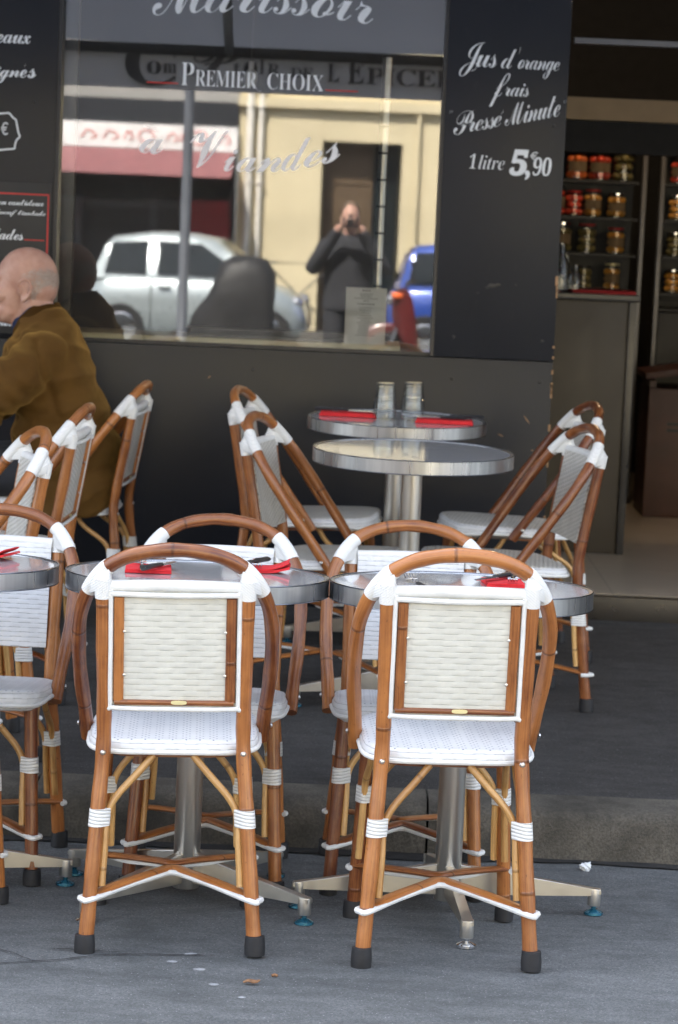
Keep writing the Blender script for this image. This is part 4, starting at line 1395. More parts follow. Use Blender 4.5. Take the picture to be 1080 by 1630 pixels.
at_b(obj('inner_lining', bx((-5.9, Y1 + 0.002, FL + 0.001), (WR - 0.02, Y1 + 0.03, WB - 0.002)), 'wall_inside', bld))
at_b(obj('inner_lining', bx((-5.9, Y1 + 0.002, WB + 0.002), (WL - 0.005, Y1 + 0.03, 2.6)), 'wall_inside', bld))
at_b(obj('beam', bx((0.60, 11.30, 2.02), (4.0, 11.50, 2.115)), 'beam_beige', bld))
at_b(obj('beam_box', bx((0.60, 11.32, 1.88), (4.0, 11.5, 2.017)), 'wall_inside', bld))
at_b(obj('door_rail', bx((DL + 0.02, Y0 + 0.06, 2.215), (2.69, Y0 + 0.12, 2.235)), 'grey_profile', bld))

ct = thing('shop_counter', 'tall olive brown shop counter with black top inside the doorway', 'counter', (0.93, 10.5, FL))
b = bm_new(); box(b, (-0.38, 0.0, 0.0), (0.212, 0.6, 1.035), 0.003); obj('front_panel', b, 'counter_front', ct)
b = bm_new(); box(b, (0.2125, -0.012, 0.0), (0.243, 0.61, 1.035), 0.002); obj('corner_post', b, 'counter_edge', ct)
b = bm_new(); box(b, (-0.40, -0.02, 1.036), (0.255, 0.62, 1.062), 0.003); obj('worktop', b, 'counter_edge', ct)
CT = FL + 1.062
b = bm_new()
for i in range(3):
    box(b, (-0.13 + 0.004 * math.sin(i * 2), -0.06, 0.0045 * i), (0.13 + 0.004 * math.sin(i * 3), 0.06, 0.0045 * i + 0.004), 0.001)
o = obj('napkin_pile', b, 'napkin_wine'); o.location = (1.045, 10.62, CT + 0.0005); tag(o, 'pile of folded red napkins on the shop counter', 'napkins')
b = bm_new()
for i in range(4):
    tube(b, spline([(-0.10, -0.03 + 0.02 * i, 0.004), (0, -0.02 + 0.02 * i, 0.009), (0.11, -0.025 + 0.02 * i, 0.005)], 5), 0.0035, 8, flat=0.5)
o = obj('cutlery_heap', b, 'cutlery'); o.location = (1.03, 10.61, CT + 0.0135); tag(o, 'loose cutlery lying on the red napkin pile', 'cutlery')
def bottle(x, y, h, r, lab):
    b = bm_new()
    lathe(b, [(0.0, 0.0), (r * 0.95, 0.001), (r, 0.01), (r, h * 0.55), (r * 0.45, h * 0.75), (r * 0.40, h), (r * 0.33, h), (r * 0.36, h * 0.75), (r * 0.9, h * 0.53), (r * 0.9, 0.012), (0.0, 0.010)], 20, caps=False)
    o = obj('carafe', b, 'glass'); o.location = (x, y, CT + 0.0005)
    tag(o, lab, 'carafe', 'glassware on the shop counter')
bottle(0.865, 10.58, 0.20, 0.034, 'tallest clear carafe at the left end of the shop counter')
bottle(0.925, 10.60, 0.115, 0.030, 'short clear carafe beside the napkin pile on the counter')
bottle(0.895, 10.70, 0.15, 0.028, 'clear carafe behind the other two on the counter')

# shelf rack with preserving jars
def rack(x0, x1, lab, right_post, left_post):
    t = thing('shelf_rack', lab, 'shelf', ((x0 + x1) / 2, 12.6, FL))
    W = (x1 - x0) / 2
    for z in (0.95, 1.025, 1.20, 1.375, 1.55, 1.72):
        b = bm_new(); box(b, (-W, -0.14, z - 0.012), (W, 0.14, z)); obj('shelf', b, 'rack_black', t)
    b = bm_new(); box(b, (-W, 0.142, 0.0), (W, 0.16, 1.74)); obj('back', b, 'rack_black', t)
    for s, on in ((1, right_post), (-1, left_post)):
        if on:
            b = bm_new(); box(b, (s * (W + 0.019) - 0.011, -0.17, 0.0), (s * (W + 0.019) + 0.011, -0.13, 1.78), 0.003); obj('post', b, 'grey_profile', t)
    b = bm_new(); box(b, (-W, -0.14, 0.0), (W, 0.14, 0.93)); obj('cabinet', b, 'rack_black', t)
    return t
rack(0.72, 1.375, 'black shelf rack of preserving jars behind the counter', True, False)
rack(1.50, 2.4, 'second black jar rack at the right edge of the doorway', False, True)
jr = random.Random(21)
def jar(x, y, z, r, h, fruit, n, lab, lid=None):
    h *= jr.uniform(0.86, 1.08); r *= jr.uniform(0.93, 1.04); lid = lid or jr.choice(['chrome', 'rack_black', 'brass_plate', 'napkin_wine'])
    t = thing('preserving_jar', lab, 'jar', (x, y, z), 0, 'preserving jars on the shop racks')
    b = bm_new()
    lathe(b, [(0.0, 0.0), (r, 0.001), (r, h * 0.86), (r * 0.8, h * 0.92)], 20, caps=False)
    obj('glass', b, 'pane_thin', t)
    b = bm_new()
    lathe(b, [(0.0, h * 0.925), (r * 0.84, h * 0.925), (r * 0.84, h), (0.0, h)], 20, caps=False)
    obj('lid', b, lid, t)
    if jr.random() < 0.5:
        b = bm_new(); lathe(b, [(r * 1.012, h * 0.28), (r * 1.012, h * 0.62)], 20, caps=False)
        for f in [f for f in b.faces if abs(f.calc_center_median().x) > r * 0.75 or f.calc_center_median().y > 0]: b.faces.remove(f)
        bmesh.ops.solidify(b, geom=list(b.faces), thickness=0.0006)
        obj('paper_label', b, 'paper_label', t)
    b = bm_new()
    rows = max(2, int(h * 0.8 / (r * 0.62)))
    for q in range(rows):
        for k in range(n):
            a = 2 * math.pi * k / n + q * 0.8
            rr = r * 0.46
            ellipsoid(b, (math.cos(a) * r * 0.5, math.sin(a) * r * 0.5, 0.006 + rr * 0.72 + q * (h * 0.80 / rows)), (rr * jr.uniform(0.9, 1.05), rr, rr * 0.78), u=10, v=7)
    obj('preserved_fruit', b, fruit, t)
def sh(z): return FL + z
top_row = ((0.965, 'black', 0), )
for x, fr, lab in ((0.955, 'fruit_red', 'tall jar of dark red fruit at the left end of the top shelf'), (1.075, 'fruit_orange', 'tall jar of orange peaches on the top shelf'), (1.185, 'fruit_red', 'tall jar of red fruit right of the peaches on the top shelf'), (1.30, 'herb_dark', 'dark jar at the right end of the top shelf')):
    jar(x, 12.53, sh(1.551), 0.055, 0.155, fr, 4, lab, 'rack_black')
for x, fr, lab in ((0.90, 'fruit_red', 'leftmost jar of tomatoes on the second shelf'), (0.985, 'fruit_red', 'second jar of tomatoes on the second shelf'), (1.07, 'fruit_red', 'third jar of tomatoes on the second shelf'), (1.16, 'fruit_yellow', 'jar of yellow plums right of the tomatoes, second shelf'), (1.275, 'fruit_yellow', 'stout jar of yellow slices at the right end of the second shelf')):
    jar(x, 12.53, sh(1.376), 0.048, 0.135, fr, 4, lab)
for x, fr, lab in ((0.91, 'herb_dark', 'leftmost jar of gherkins on the third shelf'), (1.02, 'herb_dark', 'second jar of gherkins on the third shelf'), (1.14, 'herb_dark', 'third jar of gherkins on the third shelf'), (1.28, 'fruit_yellow', 'jar of yellow slices at the right end of the third shelf')):
    jar(x, 12.53, sh(1.201), 0.048, 0.135, fr, 4, lab)
for x, fr, lab in ((1.02, 'herb_dark', 'left jar of olives on the lowest visible shelf'), (1.13, 'herb_dark', 'middle jar of olives on the lowest visible shelf'), (1.27, 'fruit_yellow', 'right jar on the lowest visible shelf above the napkin pile')):
    jar(x, 12.53, sh(1.026), 0.046, 0.12, fr, 4, lab)
for q, (z, fr, nm) in enumerate(((1.551, 'fruit_red', 'top'), (1.376, 'fruit_yellow', 'second'), (1.201, 'herb_dark', 'third'), (1.026, 'fruit_yellow', 'lowest'))):
    jar(1.565, 12.53, sh(z), 0.043, 0.125, fr, 4, 'left jar on the %s shelf of the right edge rack' % nm)
    jar(1.665, 12.53, sh(z), 0.043, 0.125, fr, 4, 'right jar on the %s shelf of the right edge rack' % nm)
# wooden display chest at right
ch = thing('display_chest', 'dark red brown wooden chest with tilted lid inside the doorway', 'chest', (1.86, 12.1, FL))
b = bm_new(); box(b, (-0.45, -0.2, 0.0), (0.45, 0.2, 0.60), 0.006); obj('box', b, 'brown_crate', ch)
b = bm_new(); box(b, (-0.47, -0.22, 0.66), (0.47, 0.2, 0.69), 0.004)
for v in b.verts: v.co.z += 0.16 * (v.co.x + 0.47) - 0.02
obj('lid', b, 'brown_crate', ch)
b = bm_new(); box(b, (-0.36, -0.205, 0.40), (0.45, -0.2005, 0.415)); box(b, (-0.36, -0.205, 0.43), (0.45, -0.2005, 0.445)); obj('slot', b, 'rack_black', ch)
for x in (-0.43, 0.43):
    b = bm_new(); box(b, (x - 0.015, -0.17, 0.6005), (x + 0.015, 0.17, 0.66 + 0.16 * (x + 0.45) - 0.03)); obj('lid_support', b, 'brown_crate', ch)

# warm ceiling lamps of the shop
def ceiling_lamp(x, y, watts, lab):
    t = thing('ceiling_lamp', lab, 'lamp', (x, y, 2.6), 0, 'warm lamps of the shop ceiling')
    b = bm_new(); lathe(b, [(0.012, 0.26), (0.012, 0.10), (0.05, 0.08), (0.075, 0.0), (0.070, 0.0), (0.045, 0.075), (0.0, 0.09)], 24, caps=False); obj('shade', b, 'rack_black', t)
    m = bpy.data.materials.get('lamp_glow')
    if m is None:
        q = NT('lamp_glow', 0.5, (0.9, 0.8, 0.6)); q.b.inputs['Emission Color'].default_value = (1, 0.72, 0.42, 1); q.b.inputs['Emission Strength'].default_value = 10
        M['lamp_glow'] = q.m
    b = bm_new(); bmesh.ops.create_uvsphere(b, u_segments=16, v_segments=10, radius=0.034, matrix=Matrix.Translation((0, 0, 0.03))); obj('bulb', b, 'lamp_glow', t)
    d = bpy.data.lights.new('lamp_light', 'POINT'); d.energy = watts; d.color = (1, 0.70, 0.42); d.shadow_soft_size = 0.04
    l = bpy.data.objects.new('lamp_light', d); COL.objects.link(l); l.parent = t; l.location = (0, 0, -0.03)
ceiling_lamp(1.25, 11.75, 3.0, 'warm ceiling lamp in front of the jar rack, above the counter')
ceiling_lamp(2.9, 11.2, 2.5, 'warm ceiling lamp over the tiled floor right of the counter')

# awning over the terrace
aw = thing('awning', 'grey cloth awning with printed valance stretched over the terrace', 'awning', (0, Y0, 2.9))
def at_a(o): o.location = -aw.location; return o
AY, AZ = 6.2, 2.335
b = bm_new()
N = 30
g1 = [[b.verts.new((x, Y0 - 0.03 + (AY - Y0 + 0.03) * j / 6, 2.98 + (AZ - 2.98) * j / 6 - 0.03 * math.sin(math.pi * j / 6) + 0.006 * math.sin(x * 3))) for j in range(7)] for x in [-3.4 + 6.8 * i / N for i in range(N + 1)]]
for i in range(N):
    for j in range(6): b.faces.new((g1[i][j], g1[i + 1][j], g1[i + 1][j + 1], g1[i][j + 1]))
bmesh.ops.solidify(b, geom=list(b.faces), thickness=0.002)
at_a(obj('cloth', b, 'awning_cloth', aw))
b = bm_new()
N = 90
zs = (AZ - 0.045, 2.25, 2.19, 2.122)
g1 = [[b.verts.new((x, AY - 0.012 + 0.010 * math.sin(x * 4.2 + 0.7) * (AZ - z) / 0.2, z)) for z in zs] for x in [-3.4 + 6.8 * i / N for i in range(N + 1)]]
for i in range(N):
    for j in range(3): b.faces.new((g1[i][j], g1[i + 1][j], g1[i + 1][j + 1], g1[i][j + 1]))
bmesh.ops.solidify(b, geom=list(b.faces), thickness=0.0015)
val = at_a(obj('valance', b, 'awning_cloth', aw))
b = bm_new()
def vw(txt, x0, x1, z, h, fn=serif, **k): write(b, fn(txt), x0, x1, z, AY + 0.005, height=h, thick=0.024, **k)
vw('C', -1.12, -0.87, 2.142, 0.205)
vw('o', -1.015, -0.945, 2.195, 0.060); vw('m', -0.935, -0.872, 2.20, 0.045)
vw('P', -0.825, -0.575, 2.195, 0.140, script)
vw('t', -0.60, -0.565, 2.214, 0.05); vw('o', -0.550, -0.485, 2.214, 0.055); vw('i', -0.475, -0.45, 2.214, 0.10); vw('R', -0.435, -0.375, 2.213, 0.05)
vw('DE', -0.325, -0.215, 2.206, 0.045, spacing=0.9)
vw("L", -0.148, -0.09, 2.192, 0.085); vw("'", -0.075, -0.058, 2.262, 0.035)
vw('E', -0.05, 0.03, 2.188, 0.115); vw('PICERIE', 0.04, 0.62, 2.188, 0.080, spacing=0.95)
wv = at_a(obj('valance_lettering', b, 'awning_print', val)); wv.location = (0, 0, 0)
b = bm_new(); box(b, (-3.42, AY - 0.045, AZ - 0.05), (3.42, AY + 0.045, AZ + 0.0), 0.008); at_a(obj('front_bar', b, 'frame_dark', aw))
for x in (-2.9, -0.62, 0.55, 2.9):
    b = bm_new(); tube(b, [(x, Y0 - 0.02, 2.70), (x + 0.05, 7.7, 2.50), (x, AY + 0.03, AZ - 0.03)], 0.022, 10); at_a(obj('folding_arm', b, 'frame_dark', aw))
b = bm_new(); box(b, (-3.45, Y0 - 0.16, 2.96), (3.45, Y0 - 0.001, 3.12), 0.02); at_a(obj('cassette', b, 'frame_dark', aw))
# ------------------------------------------------------------------ seated man
def remeshed(name, bm, mat, parent, voxel, smooth=4, fn=None):
    me = bpy.data.meshes.new('tmp'); bm.to_mesh(me); bm.free()
    o = bpy.data.objects.new('tmp', me); COL.objects.link(o)
    md = o.modifiers.new('r', 'REMESH'); md.mode = 'VOXEL'; md.voxel_size = voxel
    ms = o.modifiers.new('s', 'SMOOTH'); ms.iterations = smooth; ms.factor = 0.5
    dg = bpy.context.evaluated_depsgraph_get()
    m2 = bpy.data.meshes.new_from_object(o.evaluated_get(dg))
    bpy.data.objects.remove(o); bpy.data.meshes.remove(me)
    b = bm_new(); b.from_mesh(m2); bpy.data.meshes.remove(m2)
    if fn:
        b.normal_update()
        for v, n in [(v, v.normal.copy()) for v in b.verts]:
            v.co += n * fn(v.co)
    return obj(name, b, mat, parent, angle=180)

MX, MY = 0.0, 8.70
man = thing('person', 'bald man in a brown velvet jacket sitting at left, seen from behind', 'person', (-0.93, MY, side_z(MY)))
b = bm_new()
cap = lambda pts, rs, seg=16: tube(b, spline(pts, 4), [rs[min(len(rs) - 1, int(i / 4))] + (rs[min(len(rs) - 1, int(i / 4) + 1)] - rs[min(len(rs) - 1, int(i / 4))]) * ((i % 4) / 4) for i in range(4 * (len(pts) - 1) + 1)], seg)
def E_(c, r, rot=None): ellipsoid(b, c, r, rot, 28, 18)
# head, facing -X, slightly bowed
E_((-1.082, MY, 1.318), (0.102, 0.078, 0.098))
E_((-1.050, MY, 1.288), (0.072, 0.072, 0.078))
E_((-1.132, MY, 1.262), (0.062, 0.066, 0.105))
E_((-1.140, MY, 1.205), (0.058, 0.058, 0.050))
E_((-1.188, MY, 1.176), (0.022, 0.026, 0.022))
E_((-1.176, MY, 1.312), (0.022, 0.058, 0.016))
E_((-1.190, MY, 1.212), (0.016, 0.026, 0.008)); E_((-1.190, MY, 1.202), (0.015, 0.024, 0.008))
cap([(-1.188, MY, 1.298), (-1.206, MY, 1.270), (-1.222, MY, 1.246), (-1.204, MY, 1.236)], [0.010, 0.012, 0.016, 0.010])
for s in (-1, 1):
    E_((-1.208, MY + s * 0.013, 1.240), (0.012, 0.010, 0.009))
    E_((-1.160, MY + s * 0.045, 1.255), (0.030, 0.022, 0.028))
    # ear
    E_((-1.083, MY + s * 0.074, 1.272), (0.018, 0.010, 0.030), Matrix.Rotation(0.15, 3, 'Y'))
    P = [(-1.094, MY + s * 0.082, 1.272), (-1.100, MY + s * 0.091, 1.294), (-1.084, MY + s * 0.099, 1.310), (-1.064, MY + s * 0.101, 1.302), (-1.058, MY + s * 0.097, 1.276), (-1.070, MY + s * 0.090, 1.252), (-1.084, MY + s * 0.083, 1.238)]
    tube(b, spline(P, 4), 0.0058, 8)
    E_((-1.086, MY + s * 0.082, 1.241), (0.009, 0.007, 0.012)); E_((-1.098, MY + s * 0.083, 1.268), (0.005, 0.006, 0.010))
cap([(-1.02, MY, 1.08), (-1.035, MY, 1.17), (-1.062, MY, 1.24)], [0.066, 0.061, 0.062])
E_((-1.10, MY, 1.185), (0.045, 0.048, 0.05))
# trunk and limbs under the clothes
cap([(-0.91, MY, 0.66), (-0.94, MY, 0.85), (-0.985, MY, 1.02), (-1.01, MY, 1.12)], [0.105, 0.105, 0.095, 0.055])
for s in (-1, 1):
    cap([(-1.01, MY + s * 0.10, 1.06), (-1.02, MY + s * 0.185, 1.04), (-1.20, MY + s * 0.25, 0.88), (-1.44, MY + s * 0.17, 0.925)], [0.05, 0.052, 0.042, 0.030])
    cap([(-0.93, MY + s * 0.09, 0.68), (-1.15, MY + s * 0.11, 0.67), (-1.36, MY + s * 0.11, 0.64), (-1.35, MY + s * 0.11, 0.40), (-1.32, MY + s * 0.11, 0.20)], [0.08, 0.075, 0.058, 0.052, 0.036])
    E_((-1.385, MY + s * 0.11, 0.175), (0.11, 0.042, 0.035))
    # hand: palm, four fingers of different length and a thumb, loosely curled on the table
    hy = MY + s * 0.165
    E_((-1.49, hy, 0.925), (0.048, 0.040, 0.016))
    for k, L in enumerate((0.068, 0.078, 0.072, 0.055)):
        y = hy + s * (-0.030 + 0.020 * k)
        cap([(-1.515, y, 0.928), (-1.515 - L * 0.55, y, 0.938), (-1.515 - L * 0.9, y, 0.924), (-1.515 - L, y, 0.910)], [0.0095, 0.009, 0.0082, 0.007], 10)
    cap([(-1.47, hy - s * 0.035, 0.923), (-1.50, hy - s * 0.060, 0.926), (-1.53, hy - s * 0.066, 0.918)], [0.012, 0.0105, 0.008], 10)
def face_detail(c):
    return 0.0012 * noise.noise(c * 60)
body = remeshed('body', b, 'skin', man, 0.0046, 3, face_detail)
for o_ in (body,): o_.location = -man.location
for s in (-1, 1):
    b = bm_new(); ellipsoid(b, (-1.184, MY + s * 0.031, 1.287), (0.012, 0.012, 0.012)); o = obj('eye', b, 'eye_white', man); o.location = -man.location
# close-cropped grey hair round the back and sides
b = bm_new()
hr = random.Random(4)
cen = Vector((-1.076, MY, 1.304)); rad = Vector((0.098, 0.0795, 0.0965))
cnt = 0
while cnt < 11000:
    d = Vector((hr.uniform(-0.7, 1), hr.uniform(-1, 1), hr.uniform(-1.0, 0.9))).normalized()
    up, back, side = d.z, d.x, abs(d.y)
    dens = max(min(1.0, max(0.0, (0.62 - up) / 0.45)), 0.16 * (up < 0.93)) * min(1.0, max(0.0, (back + 0.22) / 0.55)) * min(1.0, max(0.0, (up + 0.97) / 0.2))
    if side > 0.75 and back < 0.14 and up < 0.08: dens *= 0.0
    dens *= 0.55 + 0.45 * noise.noise(d * 9)
    if hr.random() > dens: continue
    p = cen + Vector((d.x * rad.x, d.y * rad.y, d.z * rad.z))
    nrm = Vector((d.x / rad.x, d.y / rad.y, d.z / rad.z)).normalized()
    flow = Vector((0.5, 0, -0.9)); flow = (flow - nrm * flow.dot(nrm)).normalized()
    flow = (flow + Vector((hr.uniform(-.5, .5), hr.uniform(-.5, .5), hr.uniform(-.4, .4))) * 0.7 + nrm * 0.25).normalized()
    wv = flow.cross(nrm).normalized() * 0.0009
    L = hr.uniform(0.005, 0.010)
    q = p + nrm * 0.0002
    b.faces.new([b.verts.new(x) for x in (q - wv, q + wv, q + flow * L)])
    cnt += 1
o = obj('hair', b, 'hair', man); o.location = -man.location

# jacket
b = bm_new()
secs = [(0.535, -0.920, 0.160, 0.215), (0.60, -0.925, 0.168, 0.220), (0.68, -0.926, 0.172, 0.215), (0.78, -0.936, 0.172, 0.205), (0.88, -0.960, 0.160, 0.205), (0.96, -0.988, 0.148, 0.215), (1.03, -1.005, 0.142, 0.222), (1.09, -1.012, 0.124, 0.205), (1.13, -1.018, 0.100, 0.150), (1.165, -1.030, 0.082, 0.095), (1.195, -1.040, 0.074, 0.078)]
rings = []
for z, cx, rx, ry in secs:
    ring = []
    for k in range(48):
        a = 2 * math.pi * k / 48
        c, s_ = math.cos(a), math.sin(a)
        e = 2 / 2.6
        ring.append(b.verts.new((cx + math.copysign(abs(c) ** e, c) * rx, MY + math.copysign(abs(s_) ** e, s_) * ry, z + 0.02 * c * (z > 1.1))))
    rings.append(ring)
for i in range(len(rings) - 1):
    for k in range(48): b.faces.new((rings[i][k], rings[i][(k + 1) % 48], rings[i + 1][(k + 1) % 48], rings[i + 1][k]))
b.faces.new(rings[0][::-1]); b.faces.new(rings[-1])
cap = lambda pts, rs, seg=20: tube(b, spline(pts, 4), [rs[min(len(rs) - 1, int(i / 4))] + (rs[min(len(rs) - 1, int(i / 4) + 1)] - rs[min(len(rs) - 1, int(i / 4))]) * ((i % 4) / 4) for i in range(4 * (len(pts) - 1) + 1)], seg)
for s in (-1, 1):
    ellipsoid(b, (-1.008, MY + s * 0.185, 1.055), (0.088, 0.075, 0.085))
    cap([(-1.005, MY + s * 0.17, 1.075), (-1.06, MY + s * 0.235, 1.00), (-1.20, MY + s * 0.265, 0.875), (-1.31, MY + s * 0.225, 0.895), (-1.43, MY + s * 0.175, 0.925)], [0.075, 0.082, 0.068, 0.058, 0.046])
def folds(c):
    d = 0.0
    # drag lines running from armpit and waist across the back
    u = Vector((c.x * 3.2 + c.z * 2.2, c.y * 5.0, c.z * 11 - c.x * 6.0))
    d += 0.017 * noise.noise(u * 0.55)
    d += 0.010 * (1 - abs(noise.noise(u * 0.85 + Vector((3, 1, 2)))) * 2.6)
    d += 0.0015 * noise.noise(c * 16)
    k = max(0.0, 1 - abs(c.z - 0.835 + 0.10 * (c.x + 0.93)) / 0.05)
    d -= 0.016 * k
    k = max(0.0, 1 - abs(c.z - 0.66 - 0.25 * (c.x + 0.93)) / 0.035)
    d -= 0.013 * k
    if c.y < MY - 0.12:
        k = max(0.0, 1 - abs((c.x + 0.985) + 0.30 * (c.z - 1.0)) / 0.018) * (0.86 < c.z < 1.12)
        d -= 0.012 * k
        if c.x < -1.02:
            d += 0.010 * math.sin((c.x * 1.0 + c.z * 1.5) * 62) * max(0, 1 - abs(c.x + 1.18) / 0.2)
    return d
jk = remeshed('jacket', b, 'corduroy', man, 0.0085, 3, folds); jk.location = -man.location
# jacket collar: standing fold round the neck, shirt collar inside it
def collar(r0, r1, z0, z1, cx0, cx1, th, mat, name, par):
    b = bm_new()
    rings = []
    for q in range(7):
        k = q / 6
        ring = []
        for i in range(49):
            a = R(-152) + R(304) * i / 48
            c, s_ = math.cos(a), math.sin(a)
            rr = r0 + (r1 - r0) * k + 0.004 * math.sin(k * math.pi)
            front = max(0.0, -c)
            ring.append(b.verts.new((cx0 + (cx1 - cx0) * k + c * rr * 1.04, MY + s_ * rr, z0 + (z1 - z0) * k - 0.060 * front + 0.012 * max(0, c) + 0.002 * math.sin(i * 0.9))))
        rings.append(ring)
    for q in range(6):
        for i in range(48): b.faces.new((rings[q][i], rings[q][i + 1], rings[q + 1][i + 1], rings[q + 1][i]))
    bmesh.ops.solidify(b, geom=list(b.faces), thickness=th)
    o = obj(name, b, mat, par); o.location = -man.location if par is man else (0, 0, 0)
    return o
collar(0.096, 0.074, 1.140, 1.222, -1.030, -1.052, 0.006, 'corduroy', 'collar', jk)
collar(0.079, 0.069, 1.150, 1.218, -1.044, -1.062, 0.003, 'shirt_blue', 'shirt', man)
b = bm_new()
cap([(-0.93, MY, 0.72), (-0.93, MY, 0.64)], [0.14, 0.14])
ellipsoid(b, (-0.92, MY, 0.67), (0.14, 0.19, 0.085))
for s in (-1, 1):
    cap([(-0.93, MY + s * 0.09, 0.675), (-1.15, MY + s * 0.11, 0.665), (-1.375, MY + s * 0.11, 0.640), (-1.35, MY + s * 0.11, 0.42), (-1.325, MY + s * 0.11, 0.205)], [0.090, 0.086, 0.070, 0.064, 0.055])
tr = remeshed('trousers', b, 'trouser', man, 0.011, 3, lambda c: 0.004 * noise.noise(c * 20)); tr.location = -man.location
for s in (-1, 1):
    b = bm_new()
    ellipsoid(b, (-1.395, MY + s * 0.11, side_z(MY) + 0.045), (0.135, 0.048, 0.045))
    for v in b.verts: v.co.z = max(v.co.z, side_z(MY) + 0.002)
    o = obj('shoe', b, 'shoe', man); o.location = -man.location

# ------------------------------------------------------------------ person standing in the road behind the camera, only seen mirrored in the window
PX, PY = -0.01, -0.62
pz = road_z(PY)
ph = thing('person', 'person in dark clothes raising a camera to the face, reflected before the brown door', 'person', (PX, PY, pz))
ph.scale = (0.93, 0.93, 0.90)
b = bm_new()
ellipsoid(b, (0, 0.0, 1.60), (0.072, 0.092, 0.115), None, 20, 14)
ellipsoid(b, (0, 0.055, 1.545), (0.052, 0.05, 0.06), None, 16, 10)
ellipsoid(b, (0, 0.095, 1.575), (0.013, 0.02, 0.022), None, 10, 8)
for s in (-1, 1):
    ellipsoid(b, (s * 0.073, -0.005, 1.575), (0.010, 0.018, 0.030), None, 10, 8)
cap = lambda pts, rs, seg=14: tube(b, spline(pts, 4), [rs[min(len(rs) - 1, int(i / 4))] + (rs[min(len(rs) - 1, int(i / 4) + 1)] - rs[min(len(rs) - 1, int(i / 4))]) * ((i % 4) / 4) for i in range(4 * (len(pts) - 1) + 1)], seg)
cap([(0, -0.02, 1.36), (0, -0.01, 1.52)], [0.058, 0.054])
cap([(0, -0.02, 0.92), (0, -0.02, 1.15), (0, -0.02, 1.38)], [0.12, 0.12, 0.09])
for s in (-1, 1):
    cap([(s * 0.10, -0.02, 1.36), (s * 0.19, -0.02, 1.34), (s * 0.28, 0.08, 1.17), (s * 0.08, 0.22, 1.52)], [0.05, 0.05, 0.042, 0.030])
    ellipsoid(b, (s * 0.055, 0.245, 1.55), (0.026, 0.018, 0.045), None, 12, 8)
    for k, L in enumerate((0.062, 0.074, 0.070, 0.052)):
        z = 1.585 - 0.019 * k
        cap([(s * 0.052, 0.255, z), (s * (0.052 - L * 0.35), 0.285, z + 0.004), (s * (0.052 - L * 0.75), 0.288, z + 0.002)], [0.009, 0.0085, 0.007], 8)
    cap([(s * 0.060, 0.235, 1.52), (s * 0.035, 0.225, 1.535), (s * 0.018, 0.228, 1.555)], [0.011, 0.010, 0.008], 8)
    cap([(s * 0.09, -0.02, 0.92), (s * 0.10, 0.0, 0.50), (s * 0.11, -0.02, 0.10)], [0.085, 0.062, 0.042])
    ellipsoid(b, (s * 0.11, 0.05, 0.035), (0.045, 0.12, 0.035), None, 14, 8)
remeshed('body', b, 'skin', ph, 0.008, 2)
b = bm_new()
ellipsoid(b, (0, -0.022, 1.625), (0.084, 0.092, 0.110), None, 20, 14)
bmesh.ops.delete(b, geom=[v for v in b.verts if v.co.y > 0.03 and v.co.z < 1.655], context='VERTS')
bmesh.ops.solidify(b, geom=list(b.faces), thickness=0.006)
obj('hair', b, 'door_brown', ph)
b = bm_new()
cap([(0, -0.02, 0.82), (0, -0.02, 0.98), (0, -0.025, 1.20), (0, -0.02, 1.38), (0, -0.015, 1.45)], [0.17, 0.165, 0.165, 0.12, 0.075], 20)
for v in b.verts: v.co.x *= 1.18; v.co.y = -0.02 + (v.co.y + 0.02) * 0.82
for s in (-1, 1):
    ellipsoid(b, (s * 0.175, -0.02, 1.345), (0.075, 0.07, 0.075), None, 16, 10)
    cap([(s * 0.19, -0.02, 1.34), (s * 0.29, 0.07, 1.16), (s * 0.095, 0.205, 1.48)], [0.070, 0.062, 0.046])
remeshed('coat', b, 'trouser', ph, 0.012, 3, lambda c: 0.006 * noise.noise(c * 11))
b = bm_new()
for s in (-1, 1): cap([(s * 0.09, -0.02, 0.90), (s * 0.10, 0.0, 0.50), (s * 0.11, -0.02, 0.08)], [0.105, 0.080, 0.068])
remeshed('trousers', b, 'trouser', ph, 0.014, 2)
for s in (-1, 1):
    b = bm_new(); ellipsoid(b, (s * 0.11, 0.055, 0.045), (0.055, 0.14, 0.048), None, 16, 10)
    for v in b.verts: v.co.z = max(0.003, v.co.z)
    obj('shoe', b, 'shoe', ph)
hc = thing('camera', 'black hand camera held by the mirrored person', 'camera', (PX, PY + 0.244, pz + 1.40))
hc.scale = (0.93, 0.93, 0.93)
b = bm_new(); box(b, (-0.062, -0.022, -0.042), (0.062, 0.018, 0.038), 0.006); box(b, (-0.02, -0.018, 0.038), (0.02, 0.012, 0.056), 0.004); obj('camera_body', b, 'black_plastic', hc)
b = bm_new(); lathe(b, [(0.0, 0.020), (0.032, 0.020), (0.034, 0.07), (0.028, 0.075), (0.024, 0.068), (0.0, 0.066)], 20, (0, 0, -0.004), axis='Y', caps=False); obj('lens', b, 'black_plastic', hc)

# ------------------------------------------------------------------ the street opposite, seen in the window
FY = -19.4
op = thing('stone_building', 'sunlit cream stone building across the street, reflected in the window', 'building', (0, FY, -0.4))
def at_o(o): o.location = -op.location; return o
b = bm_new()
